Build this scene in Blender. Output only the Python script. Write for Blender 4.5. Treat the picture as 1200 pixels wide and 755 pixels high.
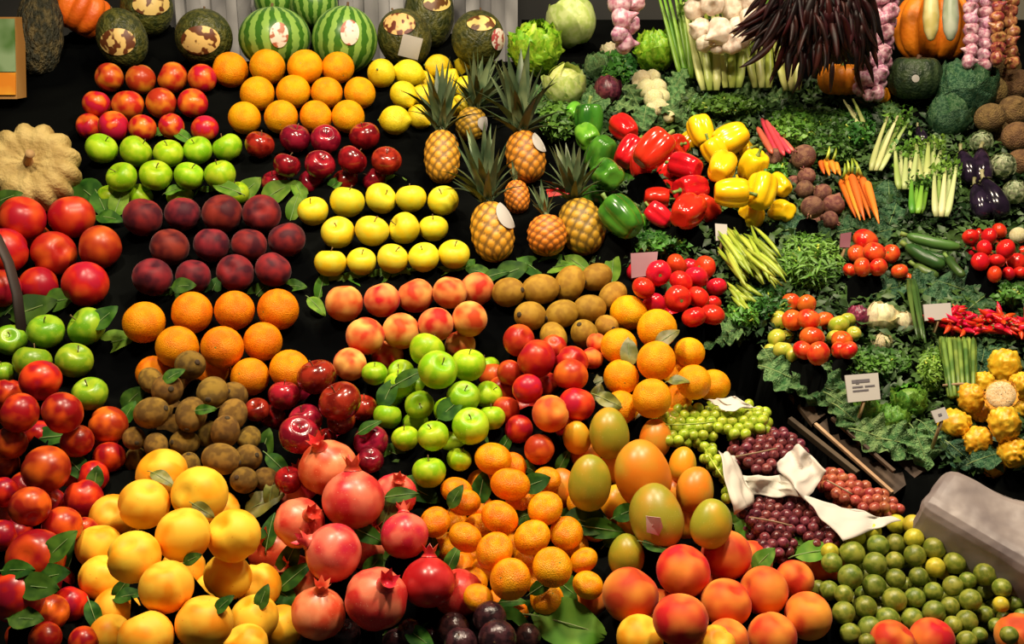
import bpy, bmesh, math, random
import numpy as np
from mathutils import Vector, Matrix, Quaternion, noise
random.seed(11)
RND = random.Random(5)
PI = math.pi
scene = bpy.context.scene
for o in list(bpy.data.objects):
    bpy.data.objects.remove(o, do_unlink=True)
C = scene.collection

# ------------------------------------------------------------------ camera
F = 1287.0
CAM = Vector((0, 0, 1.62))
PITCH = math.radians(16)
RIGHT = Vector((1, 0, 0))
FWD = Vector((0, math.cos(PITCH), -math.sin(PITCH)))
UP = Vector((0, math.sin(PITCH), math.cos(PITCH)))
cd = bpy.data.cameras.new('camera')
cd.sensor_width = 36
cd.lens = 36 * F / 1200
cam = bpy.data.objects.new('camera', cd)
C.objects.link(cam)
cam.location = CAM
cam.rotation_euler = (PI / 2 - PITCH, 0, 0)
scene.camera = cam

# ------------------------------------------------------------------ world, lamps, exposure
scene.view_settings.view_transform = 'Standard'
scene.view_settings.look = 'None'
scene.view_settings.gamma = 1
scene.view_settings.use_curve_mapping = False
scene.view_settings.exposure = 0.0
w = bpy.data.worlds.new('world'); scene.world = w
w.use_nodes = True
w.node_tree.nodes['Background'].inputs[0].default_value = (1.0, .9, .78, 1)
w.node_tree.nodes['Background'].inputs[1].default_value = .05
def lamp(name, loc, target, size, power, col):
    d = bpy.data.lights.new(name, 'AREA'); d.shape = 'DISK'; d.size = size
    d.energy = power; d.color = col
    o = bpy.data.objects.new(name, d); C.objects.link(o); o.location = loc
    o.rotation_euler = (Vector(target) - Vector(loc)).to_track_quat('-Z', 'Y').to_euler()
    return o
WARM = (1.0, .83, .62)
lamp('stall_lamp', (-.55, 1.2, 2.65), (-.3, 1.55, 1.1), .2, 25, WARM)
lamp('stall_lamp', (.4, 1.15, 2.65), (.35, 1.55, 1.1), .2, 25, WARM)
lamp('stall_lamp', (.0, 1.8, 2.95), (.0, 2.3, 1.5), .2, 19, WARM)
lamp('stall_lamp', (1.0, 1.7, 2.9), (.85, 2.2, 1.4), .2, 13, WARM)

# ------------------------------------------------------------------ geometry of the sloping stall
NA, NB = .642, .767          # slope plane in camera axes (depth, down)
PD = 1.209
NRM = (-NA * FWD + NB * UP).normalized()
VUP = NRM.cross(RIGHT) * -1
VUP = (RIGHT.cross(NRM)) * -1 if VUP.y < 0 else VUP
VUP.normalize()
def ray(x, y):
    return FWD + RIGHT * ((x - 600) / F) - UP * ((y - 377.5) / F)
def depth(y, h=0.0):
    return (PD - h) / (NA + NB * (y - 377.5) / F)
def P(x, y, h=0.0):
    return CAM + ray(x, y) * depth(y, h)
def PDp(x, y, d):
    return CAM + ray(x, y) * d
def hgt(p):
    return PD + (p - CAM).dot(NRM)
O0 = P(600, 377.5, 0)
def uv(p):
    q = p - O0
    return q.dot(RIGHT), q.dot(VUP)
def m_px(px, y, h=0.0):
    return px * depth(y, h) / F

# ------------------------------------------------------------------ material factory
MATS = {}
def mat(name, c1, c2=None, nscale=1.6, lo=.4, hi=.6, rough=.4, bump=0.0, bscale=30, rnd=.12, spec=.5,
        speck=None, spscale=40, splo=.62, huer=0.02, coat=0.0, detail=1.4, metallic=0, sheen=0):
    if name in MATS: return MATS[name]
    m = bpy.data.materials.new(name); m.use_nodes = True
    nt = m.node_tree; N = nt.nodes; L = nt.links
    b = N['Principled BSDF']
    tc = N.new('ShaderNodeTexCoord'); oi = N.new('ShaderNodeObjectInfo')
    mu = N.new('ShaderNodeMath'); mu.operation = 'MULTIPLY'; mu.inputs[1].default_value = 37.3
    L.new(oi.outputs['Random'], mu.inputs[0])
    va = N.new('ShaderNodeVectorMath'); va.operation = 'ADD'
    L.new(tc.outputs['Object'], va.inputs[0]); L.new(mu.outputs[0], va.inputs[1])
    col = None
    if c2:
        nz = N.new('ShaderNodeTexNoise'); nz.inputs['Scale'].default_value = nscale; nz.inputs['Detail'].default_value = detail
        L.new(va.outputs[0], nz.inputs['Vector'])
        rp = N.new('ShaderNodeValToRGB')
        rp.color_ramp.elements[0].position = lo; rp.color_ramp.elements[1].position = hi
        rp.color_ramp.elements[0].color = (*c1, 1); rp.color_ramp.elements[1].color = (*c2, 1)
        L.new(nz.outputs['Fac'], rp.inputs[0]); col = rp.outputs[0]
    else:
        r = N.new('ShaderNodeRGB'); r.outputs[0].default_value = (*c1, 1); col = r.outputs[0]
    if speck:
        n2 = N.new('ShaderNodeTexNoise'); n2.inputs['Scale'].default_value = spscale; n2.inputs['Detail'].default_value = 1
        L.new(va.outputs[0], n2.inputs['Vector'])
        r2 = N.new('ShaderNodeValToRGB'); r2.color_ramp.elements[0].position = splo; r2.color_ramp.elements[1].position = splo + .06
        L.new(n2.outputs['Fac'], r2.inputs[0])
        mx = N.new('ShaderNodeMixRGB'); mx.inputs[2].default_value = (*speck, 1)
        L.new(r2.outputs[0], mx.inputs[0]); L.new(col, mx.inputs[1]); col = mx.outputs[0]
    hs = N.new('ShaderNodeHueSaturation')
    mr = N.new('ShaderNodeMapRange'); mr.inputs[3].default_value = 1 - rnd; mr.inputs[4].default_value = 1 + rnd
    L.new(oi.outputs['Random'], mr.inputs[0]); L.new(mr.outputs[0], hs.inputs['Value'])
    fr = N.new('ShaderNodeMath'); fr.operation = 'FRACT'; L.new(mu.outputs[0], fr.inputs[0])
    mh = N.new('ShaderNodeMapRange'); mh.inputs[3].default_value = .5 - huer; mh.inputs[4].default_value = .5 + huer
    L.new(fr.outputs[0], mh.inputs[0]); L.new(mh.outputs[0], hs.inputs['Hue'])
    L.new(col, hs.inputs['Color']); L.new(hs.outputs[0], b.inputs['Base Color'])
    b.inputs['Roughness'].default_value = rough
    b.inputs['Specular IOR Level'].default_value = spec
    b.inputs['Coat Weight'].default_value = coat
    b.inputs['Metallic'].default_value = metallic
    if sheen:
        b.inputs['Sheen Weight'].default_value = sheen; b.inputs['Sheen Roughness'].default_value = .4
    if bump:
        n3 = N.new('ShaderNodeTexNoise'); n3.inputs['Scale'].default_value = bscale; n3.inputs['Detail'].default_value = 2
        L.new(va.outputs[0], n3.inputs['Vector'])
        bp = N.new('ShaderNodeBump'); bp.inputs['Strength'].default_value = bump; bp.inputs['Distance'].default_value = .02
        L.new(n3.outputs['Fac'], bp.inputs['Height']); L.new(bp.outputs[0], b.inputs['Normal'])
    MATS[name] = m
    return m
def stripes(name, c1, c2, n, wob=.5, rough=.4, lo=.4, hi=.6):
    """meridian stripes round the local Z axis"""
    m = bpy.data.materials.new(name); m.use_nodes = True
    nt = m.node_tree; N = nt.nodes; L = nt.links; b = N['Principled BSDF']
    tc = N.new('ShaderNodeTexCoord'); g = N.new('ShaderNodeTexGradient'); g.gradient_type = 'RADIAL'
    L.new(tc.outputs['Object'], g.inputs[0])
    nz = N.new('ShaderNodeTexNoise'); nz.inputs['Scale'].default_value = 5; L.new(tc.outputs['Object'], nz.inputs['Vector'])
    a = N.new('ShaderNodeMath'); a.operation = 'MULTIPLY_ADD'; a.inputs[1].default_value = n * 2 * PI
    m2 = N.new('ShaderNodeMath'); m2.operation = 'MULTIPLY'; m2.inputs[1].default_value = wob * 2 * PI
    L.new(nz.outputs['Fac'], m2.inputs[0]); L.new(g.outputs['Fac'], a.inputs[0]); L.new(m2.outputs[0], a.inputs[2])
    s = N.new('ShaderNodeMath'); s.operation = 'SINE'; L.new(a.outputs[0], s.inputs[0])
    mr = N.new('ShaderNodeMapRange'); mr.inputs[1].default_value = -1; L.new(s.outputs[0], mr.inputs[0])
    rp = N.new('ShaderNodeValToRGB'); rp.color_ramp.elements[0].position = lo; rp.color_ramp.elements[1].position = hi
    rp.color_ramp.elements[0].color = (*c1, 1); rp.color_ramp.elements[1].color = (*c2, 1)
    L.new(mr.outputs[0], rp.inputs[0]); L.new(rp.outputs[0], b.inputs['Base Color']); b.inputs['Roughness'].default_value = rough
    return m

# ------------------------------------------------------------------ mesh helpers
def mesh_from(name, verts, faces, m=None, smooth=True):
    me = bpy.data.meshes.new(name); me.from_pydata([tuple(v) for v in verts], [], faces)
    if smooth:
        me.polygons.foreach_set('use_smooth', [True] * len(me.polygons))
    if m: me.materials.append(m)
    me.update()
    return me
def lathe(prof, seg=24, mod=None):
    """prof: list of (r,z,t), poles at both ends -> verts, faces"""
    v = []; f = []
    n = len(prof)
    r0, z0, t0 = prof[0]; v.append(Vector((0, 0, z0)))
    for (r, z, t) in prof[1:-1]:
        for k in range(seg):
            a = 2 * PI * k / seg
            p = Vector((r * math.cos(a), r * math.sin(a), z))
            if mod: p = mod(p, a, t)
            v.append(p)
    v.append(Vector((0, 0, prof[-1][1])))
    for k in range(seg):
        f.append((0, 1 + (k + 1) % seg, 1 + k))
    for i in range(n - 3):
        for k in range(seg):
            a = 1 + i * seg + k; b = 1 + i * seg + (k + 1) % seg
            f.append((a, b, b + seg, a + seg))
    e = len(v) - 1; s = 1 + (n - 3) * seg
    for k in range(seg):
        f.append((e, s + k, s + (k + 1) % seg))
    return v, f
def fruit_prof(fn, n=18):
    out = []
    for i in range(n + 1):
        t = PI * i / n
        r, z = fn(t); out.append((r, z, t))
    return out
G = lambda a, s: math.exp(-(a / s) ** 2)
def tube(points, radii, seg=8, flat=1.0):
    pts = [Vector(p) for p in points]; v = []; f = []
    n = len(pts)
    ref = Vector((0, 0, 1))
    t0 = (pts[1] - pts[0]).normalized()
    if abs(t0.dot(ref)) > .95: ref = Vector((1, 0, 0))
    nx = t0.cross(ref).normalized()
    for i, p in enumerate(pts):
        t = (pts[min(i + 1, n - 1)] - pts[max(i - 1, 0)]).normalized()
        nx = (nx - t * nx.dot(t)).normalized(); ny = t.cross(nx)
        for k in range(seg):
            a = 2 * PI * k / seg
            v.append(p + nx * math.cos(a) * radii[i] + ny * math.sin(a) * radii[i] * flat)
    for i in range(n - 1):
        for k in range(seg):
            a = i * seg + k; b = i * seg + (k + 1) % seg
            f.append((a, b, b + seg, a + seg))
    f.append(tuple(range(seg - 1, -1, -1))); f.append(tuple(range((n - 1) * seg, n * seg)))
    return v, f
def merge(*vf):
    V = []; Fc = []
    for v, f in vf:
        o = len(V); V += list(v); Fc += [tuple(i + o for i in q) for q in f]
    return V, Fc
def bez(a, b, c, n=6):
    a, b, c = Vector(a), Vector(b), Vector(c)
    return [a * (1 - t) ** 2 + b * 2 * t * (1 - t) + c * t * t for t in [i / (n - 1) for i in range(n)]]
def box(c, ax, ay, az):
    """box from centre and three half-axis vectors"""
    c = Vector(c); v = []
    for s in (-1, 1):
        for t in (-1, 1):
            for q in (-1, 1):
                v.append(c + Vector(ax) * s + Vector(ay) * t + Vector(az) * q)
    f = [(0, 1, 3, 2), (4, 6, 7, 5), (0, 4, 5, 1), (2, 3, 7, 6), (0, 2, 6, 4), (1, 5, 7, 3)]
    return v, f
def obj(name, me, parent=None, loc=None, rot=None, scale=None):
    o = bpy.data.objects.new(name, me); C.objects.link(o)
    if loc is not None: o.location = loc
    if rot is not None:
        o.rotation_mode = 'QUATERNION'; o.rotation_quaternion = rot
    if scale is not None:
        o.scale = (scale,) * 3 if not hasattr(scale, '__len__') else scale
    if parent is not None: o.parent = parent
    return o
def tag(o, label, cat, group=None, kind=None):
    o['label'] = label; o['category'] = cat
    if group: o['group'] = group
    if kind: o['kind'] = kind
    return o
def bevel_obj(o, wd, seg=2):
    md = o.modifiers.new('bevel', 'BEVEL'); md.width = wd; md.segments = seg
def rot_to(d, spin=0.0):
    d = Vector(d).normalized()
    return Vector((0, 0, 1)).rotation_difference(d) @ Quaternion((0, 0, 1), spin)
def jit(s=1.0):
    return Vector((RND.gauss(0, s), RND.gauss(0, s), RND.gauss(0, s)))

# ------------------------------------------------------------------ materials
GREEN_STEM = mat('green_stem', (.10, .22, .03), (.2, .3, .06), rough=.6)
BROWN_STEM = mat('brown_stem', (.10, .05, .02), (.16, .09, .03), rough=.8)
M = dict(
    orange=mat('orange_peel', (.84, .20, .001), (.95, .30, .002), rough=.45, bump=.35, bscale=22, rnd=.08, huer=.008, spec=.25),
    orange_top=mat('pale_orange_peel', (.96, .32, .001), (1.0, .43, .003), rough=.45, bump=.35, bscale=22, rnd=.06, huer=.008, spec=.25),
    clem=mat('mandarin_peel', (.95, .26, .001), (1.0, .40, .003), rough=.36, bump=.35, bscale=18, rnd=.06, huer=.01, spec=.35),
    lemon=mat('lemon_peel', (.85, .62, .006), (.95, .75, .02), rough=.4, bump=.3, bscale=18, rnd=.06, huer=.008),
    green_apple=mat('green_apple_skin', (.24, .50, .006), (.42, .62, .02), rough=.36, speck=(.55, .68, .14), spscale=16, splo=.70, rnd=.12, huer=.012, spec=.3),
    green_apple_d=mat('deep_green_apple_skin', (.16, .36, .01), (.33, .50, .02), rough=.32, speck=(.4, .58, .12), spscale=16, splo=.68, rnd=.12, huer=.012),
    yellow_apple=mat('yellow_apple_skin', (.86, .64, .016), (.78, .70, .04), rough=.4, speck=(.5, .34, .05), spscale=18, splo=.72, rnd=.06, huer=.010, spec=.3),
    red_apple=mat('red_apple_skin', (.15, .003, .008), (.34, .010, .014), rough=.2, speck=(.42, .10, .06), spscale=14, splo=.72, rnd=.25, huer=.012, coat=.25),
    nect=mat('nectarine_skin', (.40, .008, .010), (.74, .10, .014), nscale=1.1, lo=.42, hi=.72, rough=.34, rnd=.15, huer=.012, spec=.35),
    nect_top=mat('orange_red_nectarine_skin', (.52, .018, .012), (.88, .28, .02), nscale=1.2, lo=.42, hi=.70, rough=.3, rnd=.12, huer=.015, spec=.35),
    nect_front=mat('crimson_nectarine_skin', (.30, .005, .008), (.74, .09, .010), nscale=1.2, lo=.42, hi=.66, rough=.3, rnd=.2, huer=.014, spec=.4),
    dark_peach=mat('plum_red_peach_skin', (.060, .006, .012), (.26, .020, .016), nscale=1.4, lo=.36, hi=.66, rough=.6, rnd=.15, huer=.01, spec=.2, sheen=.08),
    peach=mat('peach_skin', (.60, .035, .014), (.92, .40, .10), nscale=1.1, lo=.36, hi=.66, rough=.62, rnd=.08, huer=.012, spec=.2, sheen=.06),
    peach_front=mat('ripe_peach_skin', (.60, .040, .014), (.95, .34, .045), nscale=.9, lo=.38, hi=.74, rough=.62, rnd=.1, huer=.012, spec=.2, sheen=.06),
    ypeach=mat('yellow_peach_skin', (.94, .36, .010), (1.0, .60, .045), nscale=1.1, lo=.36, hi=.56, rough=.5, rnd=.04, huer=.010, spec=.25, speck=(.85, .24, .015), spscale=8, splo=.74),
    pom=mat('pomegranate_skin', (.64, .035, .025), (.90, .24, .12), nscale=1.3, lo=.4, hi=.64, rough=.33, rnd=.1, huer=.012, speck=(.86, .40, .24), spscale=22, splo=.70),
    pom_dark=mat('crimson_pomegranate_skin', (.42, .008, .025), (.62, .03, .05), nscale=1.3, rough=.28, rnd=.1, huer=.01),
    kiwi=mat('kiwi_skin', (.15, .078, .010), (.30, .17, .022), nscale=2, rough=.7, bump=.45, bscale=40, rnd=.18, huer=.01, spec=.35),
    kiwi2=mat('golden_brown_kiwi_skin', (.34, .18, .015), (.46, .27, .025), nscale=2, rough=.6, bump=.3, bscale=40, rnd=.14, huer=.008, spec=.3),
    mango_g=mat('green_mango_skin', (.33, .30, .022), (.60, .30, .02), nscale=.9, lo=.45, hi=.75, rough=.36, rnd=.08, speck=(.55, .48, .12), spscale=20, splo=.70),
    mango_o=mat('orange_mango_skin', (.85, .27, .012), (.58, .38, .03), nscale=.8, lo=.45, hi=.72, rough=.36, rnd=.08, speck=(.75, .5, .1), spscale=20, splo=.72),
    plum=mat('green_plum_skin', (.13, .18, .014), (.28, .31, .04), nscale=1.6, rough=.4, rnd=.22, huer=.02, speck=(.40, .45, .18), spscale=10, splo=.70),
    plum_y=mat('yellow_green_plum_skin', (.46, .42, .03), (.66, .54, .04), nscale=1.6, rough=.38, rnd=.12, huer=.015),
    passion=mat('passion_fruit_skin', (.018, .008, .010), (.06, .02, .022), nscale=2, rough=.22, rnd=.25, bump=.1, bscale=8),
    tomato=mat('tomato_skin', (.62, .010, .010), (.76, .035, .014), nscale=1.2, rough=.2, rnd=.1, huer=.008, spec=.4),
    tomato_o=mat('orange_red_tomato_skin', (.70, .05, .012), (.80, .14, .02), nscale=1.2, rough=.2, rnd=.1, huer=.01),
    tomato_g=mat('green_tomato_skin', (.36, .44, .03), (.60, .52, .07), nscale=1.2, rough=.2, rnd=.1, huer=.01),
    rpep=mat('red_pepper_skin', (.58, .008, .008), (.70, .02, .012), nscale=1.2, rough=.16, rnd=.12, huer=.006),
    ypep=mat('yellow_pepper_skin', (.92, .52, .006), (.98, .62, .012), nscale=1.2, rough=.18, rnd=.06, huer=.008),
    gpep=mat('green_pepper_skin', (.03, .14, .012), (.07, .25, .02), nscale=1.4, rough=.2, rnd=.2, huer=.012),
    lgpep=mat('light_green_pepper_skin', (.10, .34, .02), (.18, .46, .035), nscale=1.4, rough=.25, rnd=.15),
    beet=mat('beetroot_skin', (.14, .05, .035), (.26, .13, .07), nscale=2.2, rough=.75, bump=.4, bscale=14, rnd=.2),
    brown_root=mat('brown_tuber_skin', (.13, .07, .022), (.22, .13, .04), nscale=2.2, rough=.8, bump=.5, bscale=10, rnd=.2),
    egg=mat('aubergine_skin', (.010, .006, .014), (.022, .012, .03), rough=.14, rnd=.2),
    cream=mat('cream_pumpkin_skin', (.36, .22, .08), (.50, .34, .14), nscale=2.5, rough=.65, bump=.25, bscale=12, rnd=.02, spec=.2),
    pumpkin=mat('orange_pumpkin_skin', (.72, .15, .006), (.86, .22, .01), nscale=2, rough=.45, bump=.1, bscale=8, rnd=.05),
    dgreen=mat('dark_squash_skin', (.012, .032, .012), (.035, .07, .022), nscale=2.5, rough=.5, bump=.3, bscale=10, rnd=.1),
    knobbly=mat('knobbly_gourd_skin', (.022, .022, .008), (.12, .085, .028), nscale=4, lo=.45, hi=.7, rough=.7, bump=.8, bscale=9, rnd=.05),
    melon=mat('toad_skin_melon_rind', (.035, .042, .006), (.10, .095, .015), nscale=4.5, rough=.5, bump=.35, bscale=9, rnd=.15),
    garlic=mat('garlic_skin', (.62, .50, .38), (.76, .68, .56), nscale=3, rough=.5, rnd=.12),
    pgarlic=mat('pink_garlic_skin', (.46, .17, .26), (.70, .46, .52), nscale=2.5, rough=.36, rnd=.15),
    chili=mat('dried_chilli_skin', (.006, .003, .003), (.030, .005, .005), nscale=2, rough=.45, rnd=.6, spec=.25),
    rchili=mat('fresh_red_chilli_skin', (.60, .006, .010), (.72, .02, .014), rough=.22, rnd=.15, spec=.35),
    carrot=mat('carrot_skin', (.80, .20, .012), (.92, .30, .03), nscale=5, rough=.5, rnd=.1),
    radish=mat('red_stalk_skin', (.55, .04, .04), (.68, .14, .10), nscale=3, rough=.35, rnd=.15),
    bean=mat('green_bean_skin', (.28, .40, .03), (.45, .54, .07), nscale=12, rough=.4, rnd=.25, huer=.012),
    asp=mat('asparagus_skin', (.07, .15, .02), (.20, .30, .045), nscale=30, rough=.45, rnd=.2),
    courg=mat('courgette_skin', (.03, .085, .015), (.08, .16, .03), nscale=12, rough=.35, rnd=.2),
    leaf=mat('dark_leaf', (.014, .060, .004), (.045, .125, .010), nscale=3, rough=.6, rnd=.25, huer=.015, spec=.15),
    leaf_l=mat('light_leaf', (.07, .19, .012), (.15, .29, .03), nscale=3, rough=.6, rnd=.2, huer=.015, spec=.15),
    herb=mat('herb_leaf', (.025, .10, .010), (.08, .22, .022), nscale=14, rough=.5, rnd=.1),
    herb_b=mat('bright_herb_leaf', (.07, .20, .015), (.17, .36, .04), nscale=14, rough=.5, rnd=.1),
    bed=mat('dark_greens', (.012, .045, .010), (.05, .12, .022), nscale=9, rough=.5, rnd=.0),
    lett=mat('lettuce_leaf', (.20, .44, .012), (.38, .60, .04), nscale=5, rough=.42, rnd=.12),
    cabb=mat('cabbage_leaf', (.44, .56, .13), (.60, .68, .26), nscale=4, rough=.42, rnd=.08),
    savoy=mat('savoy_leaf', (.06, .16, .045), (.22, .36, .13), nscale=9, lo=.35, hi=.7, rough=.5, bump=.6, bscale=26, rnd=.2, spec=.3),
    savoy_d=mat('blue_green_cabbage_leaf', (.016, .07, .028), (.07, .16, .07), nscale=8, rough=.45, bump=.5, bscale=22, rnd=.2, spec=.3),
    celery=mat('celery_stalk', (.42, .54, .07), (.72, .74, .26), nscale=5, rough=.35, rnd=.12),
    celery_g=mat('green_celery_stalk', (.10, .28, .02), (.24, .44, .05), nscale=6, rough=.4, rnd=.12),
    fennel=mat('fennel_bulb', (.26, .38, .08), (.66, .68, .34), nscale=4, lo=.35, hi=.65, rough=.4, rnd=.1),
    cauli=mat('cauliflower_curd', (.72, .64, .30), (.82, .76, .48), nscale=8, rough=.7, bump=.5, bscale=30, rnd=.05),
    radic=mat('radicchio_leaf', (.10, .01, .035), (.24, .03, .09), nscale=4, rough=.35, rnd=.2),
    turnip=mat('pale_endive_leaf', (.70, .58, .36), (.82, .78, .48), nscale=4, rough=.4, rnd=.08),
    purple=mat('purple_cabbage_leaf', (.06, .010, .022), (.15, .03, .05), nscale=4, rough=.35, rnd=.1),
    ggrape=mat('green_grape_skin', (.32, .46, .022), (.50, .58, .06), rough=.24, rnd=.14, huer=.012),
    rgrape=mat('red_grape_skin', (.10, .016, .026), (.21, .045, .05), rough=.26, rnd=.3, huer=.015),
    pgrape=mat('rose_grape_skin', (.34, .06, .04), (.48, .14, .07), rough=.26, rnd=.18, huer=.015),
    pitaya=mat('yellow_pitaya_skin', (.72, .36, .010), (.84, .54, .03), nscale=3, rough=.42, rnd=.1),
    pitaya_cut=mat('pitaya_cut_face', (.62, .42, .16), (.76, .60, .32), nscale=6, rough=.5, rnd=.05, speck=(.12, .07, .03), spscale=14, splo=.62),
    arti=mat('artichoke_scale', (.22, .30, .14), (.44, .48, .30), nscale=3, rough=.45, rnd=.15),
    paper=mat('white_tissue_paper', (.62, .57, .48), (.70, .66, .58), nscale=3, rough=.9, rnd=.02, spec=.1),
    card=mat('white_card', (.46, .44, .41), rough=.7, rnd=.02, spec=.2),
    pinkcard=mat('pink_plastic_card', (.19, .06, .07), (.26, .11, .12), nscale=14, rough=.4, rnd=.02, spec=.3),
    ink=mat('grey_ink', (.12, .11, .12), rough=.8, rnd=0),
    sticker=mat('cream_sticker_print', (.78, .55, .18), (.13, .035, .008), nscale=3.4, lo=.50, hi=.56, rough=.45, rnd=.02, detail=1),
    wsticker=mat('white_sticker_print', (.80, .70, .60), (.42, .09, .06), nscale=5, lo=.50, hi=.58, rough=.45, rnd=.02, detail=1),
    wood=mat('dark_crate_wood', (.045, .026, .014), (.09, .055, .03), nscale=14, rough=.75, rnd=.1),
    palewood=mat('pale_wood_edge', (.42, .27, .13), (.55, .38, .20), nscale=20, rough=.6, rnd=.05),
    cloth=mat('black_liner', (.0016, .0018, .0020), (.004, .0045, .0042), nscale=6, rough=1.0, rnd=0, spec=.0),
    strap=mat('dark_strap', (.02, .012, .010), (.035, .02, .016), nscale=8, rough=.6, rnd=0),
    curtain=mat('grey_plastic_strip', (.16, .16, .165), (.34, .34, .34), nscale=7, rough=.35, rnd=.35, huer=0),
    wall=mat('dim_back_wall', (.020, .021, .020), (.034, .034, .030), nscale=3, rough=.8, rnd=0),
    sidewall=mat('grey_side_wall', (.13, .13, .10), (.19, .18, .14), nscale=3, rough=.8, rnd=0),
    film=mat('cloudy_plastic_film', (.13, .105, .11), (.40, .34, .31), nscale=11, lo=.3, hi=.75, rough=.42, bump=.3, bscale=20, rnd=0, spec=.4, detail=5),
    string=mat('dry_string', (.34, .25, .13), rough=.8),
    pine_leaf=mat('pineapple_leaf', (.045, .085, .035), (.14, .19, .085), nscale=3, rough=.45, rnd=.3),
    carton_g=mat('carton_green_print', (.05, .16, .03), (.22, .36, .18), nscale=14, rough=.5, rnd=0),
    carton_o=mat('carton_orange_print', (.72, .20, .01), (.85, .38, .03), nscale=16, rough=.5, rnd=0),
)
M['wmelon'] = stripes('watermelon_rind', (.045, .16, .012), (.26, .46, .08), 15, .55, .35)

# ------------------------------------------------------------------ fruit meshes (unit radius, stem end at +Z)
def mk(fn, mod=None, seg=24, n=18):
    return lathe(fruit_prof(fn, n), seg, mod)
def ang(a):
    return (a + PI) % (2 * PI) - PI
def f_orange(t): return math.sin(t), -math.cos(t) * .97 - .05 * G(PI - t, .2)
def f_clem(t): return math.sin(t) * 1.05, -math.cos(t) * .88 - .07 * G(PI - t, .25) + .05 * G(t, .25)
def f_apple(t): return math.sin(t) * (1 - .07 * math.cos(t)), -math.cos(t) * .92 - .30 * G(PI - t, .34) + .16 * G(t, .3)
def f_peach(t): return math.sin(t) * 1.01, -math.cos(t) * .97 - .20 * G(PI - t, .32) - .03 * G(t, .2)
def f_lemon(t): return math.sin(t) ** .95 * .92, -math.cos(t) * 1.02 + .22 * G(PI - t, .25) - .16 * G(t, .28)
def f_kiwi(t): return math.sin(t) * .93, -math.cos(t) * 1.18
def f_mango(t): return math.sin(t) * (.95 + .06 * math.cos(t)), -math.cos(t) * 1.16
def f_pom(t): return math.sin(t) * 1.03, -math.cos(t) * .93 + .10 * G(PI - t, .3)
def f_tom(t): return math.sin(t) * 1.04, -math.cos(t) * .86 - .16 * G(PI - t, .3) + .03 * G(t, .3)
def f_plum(t): return math.sin(t), -math.cos(t) * 1.03 - .08 * G(PI - t, .2)
def f_pepper(t):
    s = math.sin(t) ** .6
    return s * (.80 + .16 * (1 - math.cos(t)) / 2), -math.cos(t) * 1.15 - .34 * G(PI - t, .45) + .18 * G(t, .4)
def f_long(t):
    s = math.sin(t) ** .55; q = (1 - math.cos(t)) / 2
    return s * (.22 + .34 * q), (q - .5) * 3.4 - .1 * G(PI - t, .4)
def f_beet(t): return math.sin(t) * 1.0, -math.cos(t) * .92 - .34 * G(t, .22) + .12 * G(PI - t, .3)
def f_egg(t):
    q = (1 - math.cos(t)) / 2
    return math.sin(t) ** .85 * (.92 - .42 * q), (q - .5) * 3.0
def f_gar(t): return math.sin(t) * (1.0), -math.cos(t) * .74 + .75 * G(PI - t, .25) + .1 * G(t, .3)
def cleft(p, a, t):
    k = 1 - .12 * G(ang(a), .2) * math.sin(t) ** .5
    return Vector((p.x * k, p.y * k, p.z))
def lob(n, amt, pw=1):
    def md(p, a, t):
        c = abs(math.cos(n * a / 2)) ** pw
        k = 1 - amt * (1 - c) * (math.sin(t) ** .3)
        return Vector((p.x * k, p.y * k, p.z))
    return md
def mangomod(p, a, t):
    return Vector((p.x + .12 * (math.sin(t) ** 2) * math.cos(t), p.y * .92, p.z))
def applemod(p, a, t):
    k = 1 + .02 * math.cos(5 * a) * math.cos(t / 2); return Vector((p.x * k, p.y * k, p.z))
SH = {
    'orange': mk(f_orange), 'clem': mk(f_clem), 'apple': mk(f_apple, applemod), 'peach': mk(f_peach, cleft),
    'lemon': mk(f_lemon), 'kiwi': mk(f_kiwi), 'mango': mk(f_mango, mangomod), 'pom': mk(f_pom, lob(6, .05)),
    'tom': mk(f_tom, lob(6, .03)), 'plum': mk(f_plum, cleft, 18, 13), 'pepper': mk(f_pepper, lob(4, .22, .8), 32),
    'long': mk(f_long, lob(3, .14), 20), 'beet': mk(f_beet), 'egg': mk(f_egg), 'gar': mk(f_gar, lob(7, .1), 28),
    'pitaya': mk(lambda t: (math.sin(t) ** .9 * .95, -math.cos(t) * 1.1), lambda p, a, t: Vector((p.x, p.y, p.z)) * (1 + .34 * abs(noise.noise(p * 2.6)) - .05), 40, 26),
    'sph': mk(lambda t: (math.sin(t), -math.cos(t)), None, 14, 9),
}
def star(n, r0, r1, z, dz):
    v = [Vector((0, 0, z + .03))]; f = []
    for k in range(2 * n):
        a = PI * k / n; r = r1 if k % 2 == 0 else r0
        v.append(Vector((r * math.cos(a), r * math.sin(a), z - (dz if k % 2 == 0 else 0))))
    for k in range(2 * n): f.append((0, 1 + k, 1 + (k + 1) % (2 * n)))
    return v, f
def crown_vf():
    v = []; f = []; n = 12
    for i, (r, z) in enumerate([(.30, .95), (.20, 1.10), (.24, 1.22)]):
        for k in range(n):
            a = 2 * PI * k / n; v.append(Vector((r * math.cos(a), r * math.sin(a), z)))
    for k in range(n):
        a = 2 * PI * k / n; v.append(Vector(((.36 if k % 2 == 0 else .25) * math.cos(a), (.36 if k % 2 == 0 else .25) * math.sin(a), 1.45 if k % 2 == 0 else 1.24)))
    for i in range(3):
        for k in range(n):
            f.append((i * n + k, i * n + (k + 1) % n, (i + 1) * n + (k + 1) % n, (i + 1) * n + k))
    f.append(tuple(range(2 * n - 1, n - 1, -1)))
    return v, f
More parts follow.
